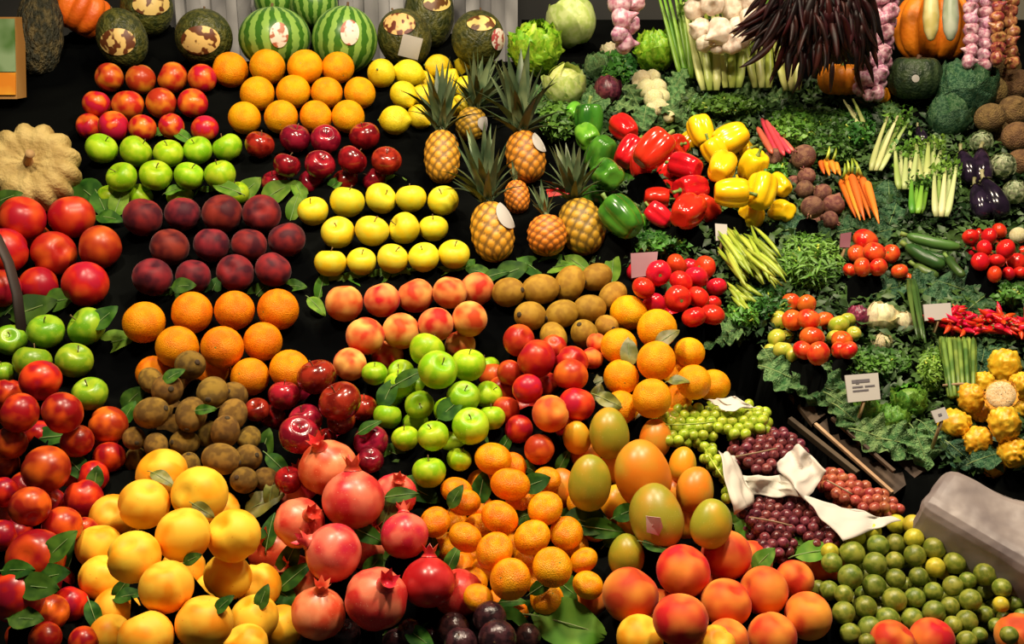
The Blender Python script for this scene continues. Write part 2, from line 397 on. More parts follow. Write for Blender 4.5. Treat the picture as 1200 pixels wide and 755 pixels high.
PARTS = {
    'stem': mesh_from('stem', *tube(bez((0, 0, .55), (.02, 0, .8), (.14, .03, 1.02), 5), [.035, .03, .03, .035, .045], 6), BROWN_STEM),
    'scar': mesh_from('stem_scar', *star(5, .05, .11, .91, .0), GREEN_STEM),
    'clemscar': mesh_from('stem_scar', *star(5, .05, .12, .80, .0), GREEN_STEM),
    'calyx': mesh_from('calyx', *star(5, .10, .46, .72, .03), GREEN_STEM),
    'crown': mesh_from('crown', *crown_vf(), M['pom']),
    'kend': mesh_from('stem_end', *tube([(0, 0, 1.14), (0, 0, 1.21), (0, 0, 1.22)], [.2, .15, .06], 8), mat('kiwi_end', (.05, .03, .012), rough=.9)),
    'pstem': mesh_from('stem', *tube(bez((0, 0, .72), (.02, 0, 1.1), (.14, .03, 1.4), 5), [.26, .12, .10, .10, .12], 8), GREEN_STEM),
    'lstem': mesh_from('stem', *tube(bez((0, 0, 1.55), (.02, 0, 1.9), (.2, .03, 2.25), 5), [.3, .12, .09, .08, .1], 8), GREEN_STEM),
    'bstem': mesh_from('leaf_stub', *merge(*[tube([(.1 * math.cos(a), .1 * math.sin(a), .9), (.2 * math.cos(a), .2 * math.sin(a), 1.3)], [.07, .05], 6) for a in (0, 2, 4)]), mat('beet_stub', (.22, .05, .05), (.2, .2, .05), rough=.6)),
    'nub': mesh_from('stem_nub', *tube([(0, 0, -1.18), (0, 0, -1.25)], [.09, .06], 6), GREEN_STEM),
    'ecap': mesh_from('calyx', *merge(star(5, .30, .62, 1.46, .34), tube(bez((0, 0, 1.4), (0, 0, 1.8), (.18, 0, 2.1), 4), [.16, .13, .12, .15], 8)), mat('aubergine_cap', (.16, .17, .05), (.3, .28, .14), rough=.6)),
    'ptip': mesh_from('stem_scar', *star(5, .04, .09, .96, .0), BROWN_STEM),
}
_mc = {}
def fmesh(shape, mk_):
    k = (shape, mk_)
    if k not in _mc:
        _mc[k] = mesh_from(mk_ + '_body', *SH[shape], M[mk_])
    return _mc[k]
# kind -> (object name, category, shape, parts, facing, tilt)
KIND = {
    'orange': ('orange', 'orange', 'orange', ['scar'], 'rand'), 'clem': ('mandarin', 'mandarin', 'clem', ['clemscar'], 'up'),
    'apple': ('apple', 'apple', 'apple', ['stem'], 'up'), 'nectarine': ('nectarine', 'nectarine', 'peach', ['ptip_'], 'rand'),
    'peach': ('peach', 'peach', 'peach', [], 'up'), 'lemon': ('lemon', 'lemon', 'lemon', ['nub'], 'side'),
    'kiwi': ('kiwi_fruit', 'kiwi', 'kiwi', ['kend'], 'kiwi'), 'mango': ('mango', 'mango', 'mango', [], 'upc'),
    'pom': ('pomegranate', 'pomegranate', 'pom', ['crown'], 'up'), 'tom': ('tomato', 'tomato', 'tom', ['calyx'], 'rand'),
    'plum': ('green_plum', 'plum', 'plum', [], 'rand'), 'passion': ('passion_fruit', 'passion fruit', 'plum', ['ptip'], 'up'),
    'pepper': ('bell_pepper', 'pepper', 'pepper', ['pstem'], 'pep'), 'beet': ('beetroot', 'beetroot', 'beet', ['bstem'], 'rand'),
    'pitaya': ('yellow_pitaya', 'pitaya', 'pitaya', [], 'up'),
    'tuber': ('tuber', 'root', 'beet', [], 'rand'),
}

# ------------------------------------------------------------------ the piles: "x y r [layer]" in photograph pixels, turned into places on the slope
PILES = []
NOUN = {}
ORD = ['nearest', 'second', 'third', 'fourth', 'fifth', 'sixth']
def pile(kind, mkey, label, group, data, bump=None, zoom=None, grow=1.0, noun=None, rows=None, fill=0.0):
    """rows = (short description, anchor noun, count from the last one?, row lengths, row phrases) for piles laid in rows"""
    out = []
    for e in data.split(','):
        q = [float(s) for s in e.split()]
        if zoom:
            q[0] = zoom[0] + q[0] / zoom[2]; q[1] = zoom[1] + q[1] / zoom[2]; q[2] /= zoom[2]
        out.append((q[0], q[1], q[2] * grow, q[3] if len(q) > 3 else 0))
    big_ = sorted(q[2] for q in out if q[3] >= 0); med = big_[len(big_) // 2]
    out = [(x, y, max(r, .85 * med) if ly < 0 else r, ly) for x, y, r, ly in out]     # half-hidden ones are as large as the rest
    if fill and kind != 'mango':       # slivers belong to fruit of full size, lower down
        out = [(x, y, .9 * med, min(ly, -.6)) if r < .74 * med else (x, y, r, ly) for x, y, r, ly in out]
    labs = None
    if rows:
        desc, anchor, rev, lens, phr = rows; labs = []; k = 0
        for ln, ph in zip(lens, phr):
            for i in range(ln):
                labs.append('%s, %s %s the %s, in the %s' % (desc, ORD[(ln - 1 - i) if rev else i], 'to' if ((ln - 1 - i) if rev else i) == 0 else 'from', anchor, ph))
        assert len(labs) == len(out), (label, len(labs), len(out))
    PILES.append([kind, mkey, label, group, out, fill, noun or group, labs])

pile('nectarine', 'nect_top', 'orange-red nectarine in the rows beneath the dark melons', 'nectarines in rows under the melons',
     '128 91 17,165 93 17.5,202 91 18,237 92 17,113 122 16,150 123 18,189 121 18,226 121 17.5,104 148 12 -1,133 148 18,167 150 16,201 148 15,240 151 16', noun='red nectarines', rows=('orange-red nectarine', 'oranges', True, [4, 4, 5], ['row below the melons', 'middle row', 'row above the green apples']))
pile('orange', 'orange_top', 'bright orange in the rows right below the watermelons', 'oranges in rows under the watermelons',
     '270 82 21,313.5 78.5 21,357.5 78.5 20.5,396 79.5 19,301.5 110 20,343.7 107.7 20.5,383 108.7 18.5,421.7 109 18.5,286.6 138.4 19.5,329.4 137.2 20,370.4 137 19,408 136.7 19', noun='oranges', rows=('bright orange', 'nectarines', False, [4, 4, 4], ['row below the watermelons', 'middle row', 'row above the red apples']))
pile('lemon', 'lemon', 'yellow lemon piled behind the pineapple crowns', 'lemons behind the pineapples',
     '447 86 18,479 86 17,473 111 17,463 141 18,492 137 13 -1,496 113 12 -1,514 78 11 -1,549 79 12 -1,546 103 13 -1,541 125 12 -1,524 96 12 -1,522 125 12 -1', noun='lemons', fill=1)
pile('apple', 'green_apple', 'bright green apple in the rows above the dark plum-red peaches', 'green apples in rows above the dark peaches',
     '118.8 174.5 19,159 177.7 19,197.6 180.3 17.5,232 176.5 17.5,266.8 173.2 17.5,143 208 18,182.5 206 18.7,221.5 206.7 17.7,258 205 18.5,164 231 15 -1,211 231 14 -1,277 227 13 -1,129 231 10 -1', noun='green apples', rows=('green apple', 'dark red apples', True, [5, 4, 4], ['row below the nectarines', 'middle row', 'half-hidden row above dark peaches']))
pile('apple', 'red_apple', 'dark red apple in the rows between the oranges and the yellow apples', 'dark red apples above the yellow apples',
     '304 170 17.5,345.7 162.6 18,381.5 164 18,427.5 160 18,336 194 16.5,374.7 193.4 18,412.4 187.8 17.5,452.7 189 18,322 214 12 -1,364.6 214 13 -1,405 211.7 13 -1,438.8 211.7 13 -1', noun='dark red apples', rows=('dark red apple', 'green apples', False, [4, 4, 4], ['row below the oranges', 'middle row', 'half-hidden row above yellow apples']))
pile('apple', 'yellow_apple', 'yellow apple in the rows left of the pineapples', 'yellow apples in rows beside the pineapples',
     '367 248 18.5,406.6 237 20,446 233 18.5,481.6 233 18.5,519.4 235.6 18.5,396 273 19.5,435.8 271 20,474 268 19.5,508 268 17.5,387 308.6 18.5,423.7 307 17.5,460 303.6 18.5,496.7 302 18.5,532 298.6 18.5', noun='yellow apples', rows=('yellow apple', 'pineapples', True, [5, 4, 5], ['row below the red apples', 'middle row', 'row above the pink peaches']))
pile('peach', 'dark_peach', 'dark plum-red peach in the rows between the green apples and the oranges', 'dark red peaches above the oranges',
     '167.4 254.5 23,214 250.7 21,260.5 250.7 23,306.7 250.7 22,198.8 289.7 23,248 287 21.5,292 287 20.5,336 281 21.5,178.7 325 22.5,226.5 323.7 20,275.6 320 22,320 316 21', noun='dark peaches', rows=('dark plum-red peach', 'yellow apples', True, [4, 4, 4], ['row below the green apples', 'middle row', 'row above the oranges']))
pile('nectarine', 'nect', 'large red nectarine piled below the cream ribbed pumpkin', 'large nectarines below the cream pumpkin',
     '26 256 27,84 254 26.5,6 294 27,63 297 25.5,117 290 25.5,100 333 26.5,45 335 22 -1,2 338 12 -1', noun='large nectarines', fill=1)
pile('apple', 'green_apple_d', 'green apple in the loose group between two heaps of red nectarines', 'green apples among the red nectarines',
     '54 389 21,102 383 23,87 423 21.5,38 425 22,105.7 462 20.5,3 437 14,12 399 18 -1', noun='loose green apples', fill=0)
pile('orange', 'orange', 'large deep orange piled above the heap of brown kiwis', 'large oranges above the kiwis',
     '168.6 378 25.5,225 366.6 24.5,274.9 364 23.5,326 362.9 25,207.7 407 25.5,260.5 407 24.5,308 400.6 23.5,293 442 23,339.4 433 23,180 438 18 -1,250 436 16 -1', noun='large oranges', rows=('large deep orange', 'pink peaches', True, [4, 3, 2, 2], ['row below the dark peaches', 'middle row', 'row above the red apples', 'half-hidden pair behind the kiwis']))
pile('peach', 'peach', 'pink and yellow peach in the rows below the yellow apples', 'pink peaches below the yellow apples',
     '403.6 355.3 22.5,447.6 351.5 21,487 346.5 21,527 342.7 20.5,559.3 339 20,428 394 22.5,470 388 21.5,510.6 380.5 20.5,550.5 374 21.5,410 427 20,454 418 19 -1,539 405 18 -1', noun='pink peaches', rows=('pink and yellow peach', 'golden kiwis', True, [5, 4, 3], ['row below the yellow apples', 'middle row', 'row above the green apples']))
pile('kiwi', 'kiwi2', 'golden brown kiwi in the rows right of the pink peaches', 'golden brown kiwis beside the peaches',
     '595.8 342.7 18.5,633.5 339 19.5,667.5 332.6 19,699 325 18,718 347 16.5,621.5 370.4 18.5,658.7 368 18,691 361.6 17.5,648.6 395.6 17,685 391.8 17.5,711 382 14', noun='golden kiwis', rows=('golden brown kiwi', 'pink peaches', False, [5, 3, 3], ['row below the pineapples', 'middle row', 'row above the nectarines']))
pile('kiwi', 'kiwi', 'dark brown kiwi in the kiwi heap', 'dark kiwis below the oranges',
     '222.8 428 18.5 1,196 457 20 1,177 446 15,249 460 20 1,274 464 17,177.5 484 20 1,224 486 19.5 1,273 486 18 1,157 514 14,216.5 519 16,183 522 15,264 506 18 1,292 514 14,259 538 20 1,290 537 17,222 545 14,286 563 17,312 562 11,200 500 14 -1,245 510 13 -1,160 540 14 -1,190 545 13 -1,240 562 14 -1', noun='dark kiwis', fill=1)
pile('apple', 'red_apple', 'glossy dark red apple in the small heap', 'dark red apples beside the kiwis',
     '371 442 23 1,333 464 19,301 481 15,398.6 471 25 1,358 493 20 1,350 510 24 1,400 494 17,435 518 21,434 540 16,338 563 17,320 490 14 -1,380 517 16 -1,425 478 14', noun='glossy red apples', fill=1)
pile('apple', 'green_apple', 'fresh green apple in the green apple heap', 'green apples in the middle heap',
     '500 410.7 21 1,512.7 434 23.5 2,549 428 21 1,467.8 451 18,491.5 475 17,439 438 15,454 488 12,543 466 20 1,572 463.5 13,551.7 500 22.5 1,507.7 511.5 19 1,502.7 554 20.5,538 539 15,475 514 16,470 437 14 -1,524 482 15 -1,456 466 13 -1,570 432 13 -1,487 497 13 -1,576 490 14 -1,530 520 14 -1', noun='fresh green apples', fill=1)
pile('nectarine', 'nect', 'red nectarine in the heap below golden kiwis', 'red nectarines beside the green apples',
     '608 399 19,628.5 420.7 23 1,670 425 20 1,669 440 20 1,648.6 408 16,618.4 456 18 1,597 437 15,676 474 21 1,577 441 10 -1,588 457 13 -1,608 503 13,632 527 18,640 452 15 -1,655 500 15 -1,593 480 13 -1', noun='red nectarines', fill=1)
pile('peach', 'peach_front', 'yellow-orange apricot-like peach among the red nectarines', 'orange peaches among the red nectarines',
     '645 485 22 1,694 420 13,699 402 12')
pile('orange', 'orange_top', 'bright orange in the heap above green grapes', 'oranges beside the green grapes',
     '736.5 366.6 22,770 385.5 24 1,725 405.6 22,769 423 23.5 1,808 413 18,728 442 21,764 467 23.5 1,813 448 21 1,836 452 14,745 480 15 -1,790 440 15 -1,727 478 12,792 470 15 -1', noun='bright oranges', fill=1)
pile('mango', 'mango_g', 'green-yellow mango in the heap beside the mandarins', 'greenish mangoes',
     '691 566 29 1,769 606 34 1,833.4 614 26 1,714 508 26,734 652 24', noun='green mangoes', fill=0)
pile('mango', 'mango_o', 'orange mango in the heap beside the green grapes', 'orange mangoes',
     '753 556 36 1,814.5 574 24,800 545 19,676 513 18,768 514 18 -1,790 580 16 -1,742 608 14 -1,658 572 20 -1,722 545 20 -1,786 502 20 -1,800 612 20 -1,722 592 20 -1', noun='orange mangoes', fill=1)
pile('peach', 'peach_front', 'large red and orange peach in the front heap', 'large peaches in the front heap',
     '739 698 33 1,800.7 669.5 32 1,851 651 30,851 707 29.5 1,895 693 29,798 727 32 2,946.7 722 28,905 746 29,931.6 679 22,881 659 17 -1,686 701 19,1046 753 20,1092 750 18,1193 745 14,853 750 25 1,964 662 12 -1,825 690 18 -1,770 715 18 -1', noun='large peaches', fill=1)
pile('peach', 'ypeach', 'yellow peach at the foot of the large red peaches', 'yellow peaches under the red peaches', '750 748 28 1,838 757 24 1')
pile('peach', 'ypeach', 'yellow peach in the big front heap', 'yellow peaches in the front heap',
     '190 556 30,168.6 591 30 1,234 580 33 1,215 627 32.5 2,274 628 31.5 2,157 653 30.5 2,195 688 31.5 2,267 676 28 1,239 730 33 2,171 748 32.5 2,137 716 22,120 677 20,116 641 16,132 606 18,298 725 28 1,330 736 19,288 757 26 1,303 687 19,255 600 16 -1,252 695 18 -1,130 745 18 -1,215 665 18 -1,205 730 18 -1', noun='yellow peaches', fill=1)
pile('pom', 'pom', 'coral red pomegranate in the pomegranate heap', 'pomegranates beside the yellow peaches',
     '384 548 34,414 586 36 1,351 613 29 1,391 648 34 2,474 628 29 1,463 580 26,373 719 32 1,441 702 37 1,318 645 17 -1,352 573 20 -1,430 640 18 -1,537 696 16 -1,345 680 18 -1', noun='pomegranates', fill=1)
pile('pom', 'pom_dark', 'deep crimson pomegranate between the coral pomegranates and the mandarins', None, '502 683 32 1')
pile('clem', 'clem', 'small glossy mandarin in the mandarin heap', 'mandarins in the front heap',
     '578 538 21.5,598 568 22 1,544 589 18.5,585.7 607 21.5 1,639 596 20 1,545.4 630 19.5 1,579.4 646 22 2,623.5 630 21 1,663.7 625 18.5,510 612 17.5,641 562 16,647.4 665 23 2,598 679 24 2,684 657 16.5,560.5 701 17,641 702 20,554 681 13 -1,540 664 12 -1,603 721 15 -1,689 686 18,610 590 15 -1,560 618 14 -1,606 640 14 -1,620 655 15 -1,535 575 12,523 640 12 -1,672 640 13 -1,570 668 14 -1,700 620 11 -1,600 548 13 -1,620 575 13 -1,665 570 12 -1,682 590 11 -1', noun='mandarins', fill=1)
pile('passion', 'passion', 'dark purple passion fruit at the front edge beside a big leaf', 'passion fruits at the front edge',
     '574 725 20 1,583 749 23 1,531 738 20,540 755 20 1,618 747 16,406 743 17,480 740 15,505 752 14 -1,465 755 14', noun='passion fruits', fill=1)
pile('nectarine', 'nect_front', 'shiny red nectarine in the front heap', 'red nectarines left of the yellow peaches',
     '47.8 446 24 1,22.6 484 23.5 1,73 484 24 1,9 462 18,127 498 22,90.6 517 20,12.6 519 19,54 550 28 1,98 585 22.5,35 594 24 1,73 617 23,5 577 18,42 654 34 1,20 699 31 1,83 708 21,60 718 21,100 622 16,53 748 19,98 752 18,128 536 12,109 559 13,2 628 14,120 520 12 -1,30 570 16 -1,60 590 15 -1,20 625 18 -1,70 655 20 -1,5 545 14 -1,45 510 18 -1,95 650 16 -1,25 745 18 -1', noun='shiny nectarines', fill=1)
pile('plum', 'plum', 'small green plum in the plum heap', 'small green plums in a heap',
     '410 205 55,505 200 52,715 220 58,815 215 50,270 250 65,160 300 52,395 305 58,500 290 48,610 260 55,825 300 55,905 290 48,260 375 62,390 425 58,505 385 50,630 375 48,990 360 58,1110 360 50,145 450 50,225 470 48,500 500 60,610 490 52,710 455 48,815 425 50,895 395 42,990 455 45 -1,1080 435 48,225 570 58,340 540 58,465 605 60,595 605 58,715 565 58,800 535 48,910 500 55,1150 520 42,260 680 50,365 655 60,990 580 45,890 615 55,815 635 45,350 725 40,560 545 35 -1,890 720 50,420 560 30 -1,1180 640 30,1100 600 35 -1,90 440 30,200 210 35,330 190 35,1050 640 40,960 690 40,1180 450 40,700 650 40 -1,290 320 30 -1,330 470 35 -1,560 420 30 -1,680 390 30 -1,760 480 30 -1,950 540 35 -1,1040 540 35 -1,1120 690 45,1190 590 40',
     zoom=(940, 595, 4.615), noun='green plums', fill=1, grow=1.08)
pile('plum', 'plum_y', 'yellowish green plum along the top of the small plum heap', 'yellowish plums on the plum heap',
     '510 90 50,600 92 50,690 130 45,770 130 50,290 160 50,380 130 45,605 165 48,845 165 40,885 215 40,940 225 40,720 325 50,755 350 35 -1,985 290 35,1040 285 38,1075 525 40,150 240 45', zoom=(940, 595, 4.615), noun='yellowish plums', fill=0, grow=1.08)
# vegetables laid out as single pieces
pile('pepper', 'rpep', 'shiny red bell pepper heaped beside the yellow peppers', 'red bell peppers',
     '731 150 15,738 178 17,766 175 21 1,752 192 15,803 195 17,810 222 18,806 248 20 1,828 244 15,770 232 13,790 172 13 -1,772 252 14,785 200 13 -1', noun='red bell peppers', fill=1, grow=1.15)
pile('pepper', 'ypep', 'bright yellow bell pepper heaped between the red peppers and the beetroot', 'yellow bell peppers',
     '821 153 16,856 163 19,838 178 15,846 196 18 1,882 195 17,858 226 18 1,892 224 19 1,914 217 13,880 254 16,917 248 11,806 170 11 -1,868 180 13 -1,872 215 13 -1', noun='yellow bell peppers', fill=1, grow=1.12)
pile('pepper', 'gpep', 'dark green bell pepper between the pineapples and the red peppers', 'dark green bell peppers',
     '712 205 21,728 254 24 1,742 215 14 -1,704 180 14,690 142 14,700 232 12 -1', noun='dark green peppers', fill=1, grow=1.08)
pile('pepper', 'lgpep', 'light green bell pepper behind the pineapple crowns', 'light green peppers', '672 132 14,688 160 17,745 262 12 -1')
pile('beet', 'beet', 'round brown beetroot beside the yellow peppers', 'beetroots beside the yellow peppers',
     '941.6 184 15,907 184 11,929 195 10 -1,945 207 11,943 222 11,964 226 11,952 243 14 1,977 240 13,972 258 11,930 215 9 -1,957 258 9 -1', noun='beetroots', fill=1)
pile('tom', 'tomato', 'round red tomato in the heap above the bright oranges', 'red tomatoes above the oranges',
     '85 700 40,275 40 50,370 0 45,215 110 47 1,285 40 52 1,390 80 50 1,460 60 48 1,500 15 48,555 105 42,375 160 56 1,470 155 48 1,265 185 46,535 185 38,450 245 50 1,535 235 50 1,320 190 40 -1,430 20 40 -1,240 10 40,345 240 38 -1,185 30 35'.replace('85 700 40,', ''), zoom=(700, 310, 3.973), noun='red tomatoes', fill=1, grow=1.14)
pile('tom', 'tomato_o', 'orange-red tomato on the small mound above the radicchio', 'tomatoes on the mound above the radicchio',
     '185 225 72,130 310 52,240 300 62 1,345 310 52,165 395 55 1,265 395 52 1,85 415 40,400 420 48,440 480 36,300 350 40 -1,210 250 40 -1', zoom=(980, 240, 5.391), noun='mound tomatoes', fill=1, grow=1.12)
pile('tom', 'tomato', 'small red tomato in the heap beside the courgettes', 'small red tomatoes beside the courgettes',
     '850 205 44,965 200 46,1030 165 42,935 275 46 1,1070 280 55 1,910 360 50 1,1015 355 44 1,1000 440 44 1,1140 360 48,1090 435 38,850 290 28,1165 430 40,910 190 35 -1,1010 250 35 -1,960 320 35 -1,1180 300 40 -1', zoom=(980, 240, 5.391), noun='small tomatoes', fill=1, grow=1.16)
pile('tom', 'tomato_o', 'ribbed orange-red tomato in the mixed heap on the savoy leaves', 'mixed tomatoes on the savoy leaves',
     '105 180 38,180 185 38,115 260 42,190 255 45 1,260 265 40,205 340 48 1,165 400 42 1,235 415 48 1,345 355 42,375 400 36,330 400 34', zoom=(900, 310, 3.973), noun='mixed tomatoes', fill=1, grow=1.2)
pile('tom', 'tomato_g', 'green unripe tomato in the mixed heap on the savoy leaves', 'green tomatoes on the savoy leaves',
     '50 260 40,40 340 38,80 340 36,70 400 42,110 420 30,330 280 44,370 260 34,310 340 34,400 320 30,15 400 30', zoom=(900, 310, 3.973), noun='green tomatoes', fill=0, grow=1.12)
pile('tuber', 'brown_root', 'brown root heaped behind the artichokes by the grey wall', 'brown roots by the side wall',
     '1160 108 20,1190 100 20,1160 138 18,1188 130 18,1192 160 18,1172 158 14 -1,1196 190 12,1180 80 16 -1', noun='brown roots', fill=1)
pile('tuber', 'cauli', 'small pale round root beside the red tomatoes', None, '1193 276 10')

pile('pitaya', 'pitaya', 'knobbly yellow pitaya heaped beside the asparagus', 'yellow pitayas beside the asparagus',
     '1177 430 19,1177 497 18 1,1138 467 16,1118 496 17,1145 517 16,1187 531 18,1152 450 13,1198 452 15,1150 485 13 -1,1199 478 14 -1,1164 545 14 -1', noun='pitayas', fill=1)
# flat list and relaxation along the sight lines so that nothing intersects
allf = []
for pi, (kind, mk_, lab, grp, lst, fill, noun, labs) in enumerate(PILES):
    for (x, y, r, ly) in lst: allf.append([x, y, r, ly, pi])
# fruit low in the gaps of the heaps
cov = [tuple(a[:3]) for a in allf]
extra = []
for pi, (kind, mk_, lab, grp, lst, fill, noun, labs) in enumerate(PILES):
    if not fill: continue
    med = sorted(q[2] for q in lst)[len(lst) // 2]; xs = [q[0] for q in lst]; ys = [q[1] for q in lst]; st = med * .45; new = []
    yy = min(ys) - med * .2
    while yy < min(max(ys), 790):
        xx = min(xs)
        while xx < max(xs):
            gap = min(math.hypot(xx - c[0], yy - c[1]) - c[2] for c in cov)
            nn = [q for q in lst if math.hypot(xx - q[0], yy - q[1]) < 2.5 * med + 4]
            if gap > .10 * med and len(nn) >= 3 and all(math.hypot(xx - c[0], yy - c[1]) > 1.5 * med for c in new):
                angs = sorted(math.atan2(q[1] - yy, q[0] - xx) for q in nn)
                mg = max([b - a for a, b in zip(angs, angs[1:])] + [angs[0] + 2 * PI - angs[-1]])
                if mg < 2.6: new.append((xx, yy, med * .92, -1.5))
            xx += st
        yy += st
    for q in new: extra.append((pi, q)); cov.append(q[:3])
for pi, q in extra:
    PILES[pi][4].append(q)
allf = []
for pi, pl in enumerate(PILES):
    for (x, y, r, ly) in pl[4]: allf.append([x, y, r, ly, pi])
# big single bodies join the relaxation too: (x,y,r,layer) with negative pile ids
BIG = {}
def big(key, x, y, r, ly=0):
    BIG[key] = len(allf); allf.append([x, y, r, ly, -1])
for key, x, y, r, ly in [('melon1', 143, 45, 31, 0), ('melon2', 172, 10, 30, -.5), ('melon3', 239, 44, 33, 0), ('wm1', 322, 45, 40, 0),
                         ('wm2', 404, 47, 39, 0), ('wm3', 328, 2, 30, -.5), ('wm4', 368, 6, 28, -.5), ('melon4', 474, 45, 33, 0),
                         ('melon5', 503, 16, 31, -.5), ('melon6', 560, 45, 31, 0), ('pumpkin', 95, 12, 36, 0), ('gourd', 46, 40, 30, 0),
                         ('cream', 38, 198, 56, 0), ('cabbage', 670, 27, 30, 0), ('lettuce1', 628, 57, 29, 0), ('lettuce2', 768, 60, 23, 0),
                         ('opump2', 985, 92, 27, 0), ('opump3', 1030, 112, 14, -.5), ('purple', 712, 106, 17, 0), ('dsquash', 1072, 90, 31, 0), ('opump', 1095, 30, 46, -.5),
                         ('arti1', 1150, 166, 14, 0), ('arti2', 1174, 195, 17, 0), ('arti3', 1190, 226, 16, 0),
                         ('pin1', 518, 184, 23, 0), ('pin2', 616, 184, 24, 0), ('pin3', 577, 272, 26, 0), ('pin4', 606, 231, 15, -1),
                         ('halfpit', 1173, 463, 19, 1), ('pin5', 641, 276, 23, 0), ('pin6', 682, 266, 27, 0), ('pin7', 552, 146, 17, -1)]:
    big(key, x, y, r, ly)
A = np.array([[a[0], a[1], a[2], a[3]] for a in allf], float)
Nf = len(A)
raydir = np.stack([(A[:, 0] - 600) / F, -(A[:, 1] - 377.5) / F, np.ones(Nf)], 1)      # right, up, fwd
kk = NA + NB * (A[:, 1] - 377.5) / F
rp = A[:, 2] / F
# centre depth so that the sphere touches the plane at height base: PD - d*k = d*rp + layer
base = .030 * A[:, 3]
base[A[:, 3] < 0] *= .8
d = (PD - base) / (kk + rp)
dmax = (PD + np.where(A[:, 3] < 0, .085, .02)) / (kk + rp)
for it in range(260):
    pos = raydir * d[:, None]; R = rp * d
    df = pos[:, None, :] - pos[None, :, :]
    dist = np.sqrt((df ** 2).sum(2)) + 1e-9
    need = .985 * (R[:, None] + R[None, :]) - dist
    np.fill_diagonal(need, -1)
    I, J = np.where(np.triu(need > 1e-4))
    if len(I) == 0: break
    mv = np.zeros(Nf)
    for i, j in zip(I, J):
        fi = d[i] - .02 * A[i, 3] ; fj = d[j] - .02 * A[j, 3]
        a, b = (i, j) if fi < fj else (j, i)
        dz = abs(d[i] - d[j]) + 1e-3
        st = min(.006, need[i, j] * dist[i, j] / max(dz, .02)) * .5
        mv[a] -= st; mv[b] += st
    d = np.minimum(d + np.clip(mv, -.01, .01), dmax)
POS = [CAM + (RIGHT * p[0] + UP * p[1] + FWD * p[2]) for p in (raydir * d[:, None])]
RAD = list(rp * d)
def hit(x, y):
    """first surface point (fruit or slope) seen at a pixel"""
    q = ray(x, y); best = depth(y, -.01); ln = q.length; u = q / ln
    for c, r in zip(POS, RAD):
        oc = c - CAM; b = oc.dot(u); e = oc.length_squared - b * b
        if e < r * r:
            t = (b - math.sqrt(r * r - e)) / ln
            if t < best: best = t
    return best

# ------------------------------------------------------------------ setting: black liner over the tiered stall (a height field), floor, walls
poly_trench = [(838, 398), (890, 388), (925, 432), (985, 500), (1060, 548), (1066, 592), (1000, 566), (935, 520), (905, 475), (860, 440)]
TU = [uv(P(x, y, 0)) for x, y in poly_trench]
def inpoly(u, v, poly):
    c = np.zeros(u.shape, bool); n = len(poly); j = n - 1
    for i in range(n):
        xi, yi = poly[i]; xj, yj = poly[j]
        cnd = ((yi > v) != (yj > v)) & (u < (xj - xi) * (v - yi) / (yj - yi + 1e-12) + xi)
        c ^= cnd; j = i
    return c
us = np.arange(-1.75, 1.75, .0125); vs = np.arange(-.66, 1.32, .0125)
UU, VV = np.meshgrid(us, vs); sh = UU.shape
UU = UU.ravel(); VV = VV.ravel()
Hb = np.full(UU.shape, -.022)
Hb[inpoly(UU, VV, TU)] = -.24
vback = uv(P(600, 62, 0))[1]; vcut = uv(P(600, 14, 0))[1]
xr = uv(P(610, 62, 0))[0]
Hb[(VV > vback) & (UU < xr)] = -.30
cap = np.full(UU.shape, 9.0); ws = np.zeros(UU.shape); hs = np.zeros(UU.shape); near = np.full(UU.shape, 9.0)
for c, r in zip(POS, RAD):
    cu, cv = uv(c); ch = hgt(c)
    idx = np.where((abs(UU - cu) < r + .05) & (abs(VV - cv) < r + .05))[0]
    dd = np.hypot(UU[idx] - cu, VV[idx] - cv)
    ins = dd < r * 1.2
    cc = ch - np.sqrt(np.maximum(r * r - dd * dd, 0)) - .005
    cap[idx[ins]] = np.minimum(cap[idx[ins]], cc[ins])
    wgt = 1 / (np.maximum(dd - r * .5, 0) + .01) ** 2
    m_ = dd < r + .045
    ws[idx[m_]] += wgt[m_]; hs[idx[m_]] += wgt[m_] * (ch - r - .002)
    near[idx] = np.minimum(near[idx], dd - r)
H = Hb.copy()
k = ws > 0
hi = np.where(k, hs / np.maximum(ws, 1e-9), 0)
blend = np.clip(1 - near / np.where(UU > uv(P(640, 200, 0))[0] + .25 * (VV < uv(P(640, 330, 0))[1]), .006, .022), 0, 1)
H = np.where(k, np.maximum(Hb, Hb + (hi - Hb) * blend), Hb)
H = np.minimum(H, cap)
VS = [O0 + RIGHT * float(a) + VUP * float(b) + NRM * float(c) for a, b, c in zip(UU, VV, H)]
nu, nv = sh[1], sh[0]
FS = [(j * nu + i, j * nu + i + 1, (j + 1) * nu + i + 1, (j + 1) * nu + i) for j in range(nv - 1) for i in range(nu - 1)
      if VV[j * nu] < vcut and (j * nu + i) % nu < nu]
liner = obj('stall_liner', mesh_from('stall_liner', VS, FS, M['cloth']))
liner['kind'] = 'structure'; liner['label'] = 'black liner draped over the sloping stall under all the produce'
def struct(name, vf, m):
    o = obj(name, mesh_from(name, *vf, m, smooth=False)); o['kind'] = 'structure'
    o['label'] = {'floor': 'dark market hall floor under the stall', 'wall_back': 'dim wall behind the stall', 'wall_right': 'grey olive wall at the end of the stall'}[name]
    return o
struct('floor', box((0, 1.6, -.01), (3, 0, 0), (0, 2.4, 0), (0, 0, .01)), M['wall'])
struct('wall_back', box((0, 3.30, 1.6), (3, 0, 0), (0, .02, 0), (0, 0, 1.6)), M['wall'])
pr = P(1188, 100, -.05)
struct('wall_right', box((pr.x + .28, 2.985, 1.6), (.25, 0, 0), (0, .02, 0), (0, 0, 1.6)), M['sidewall'])
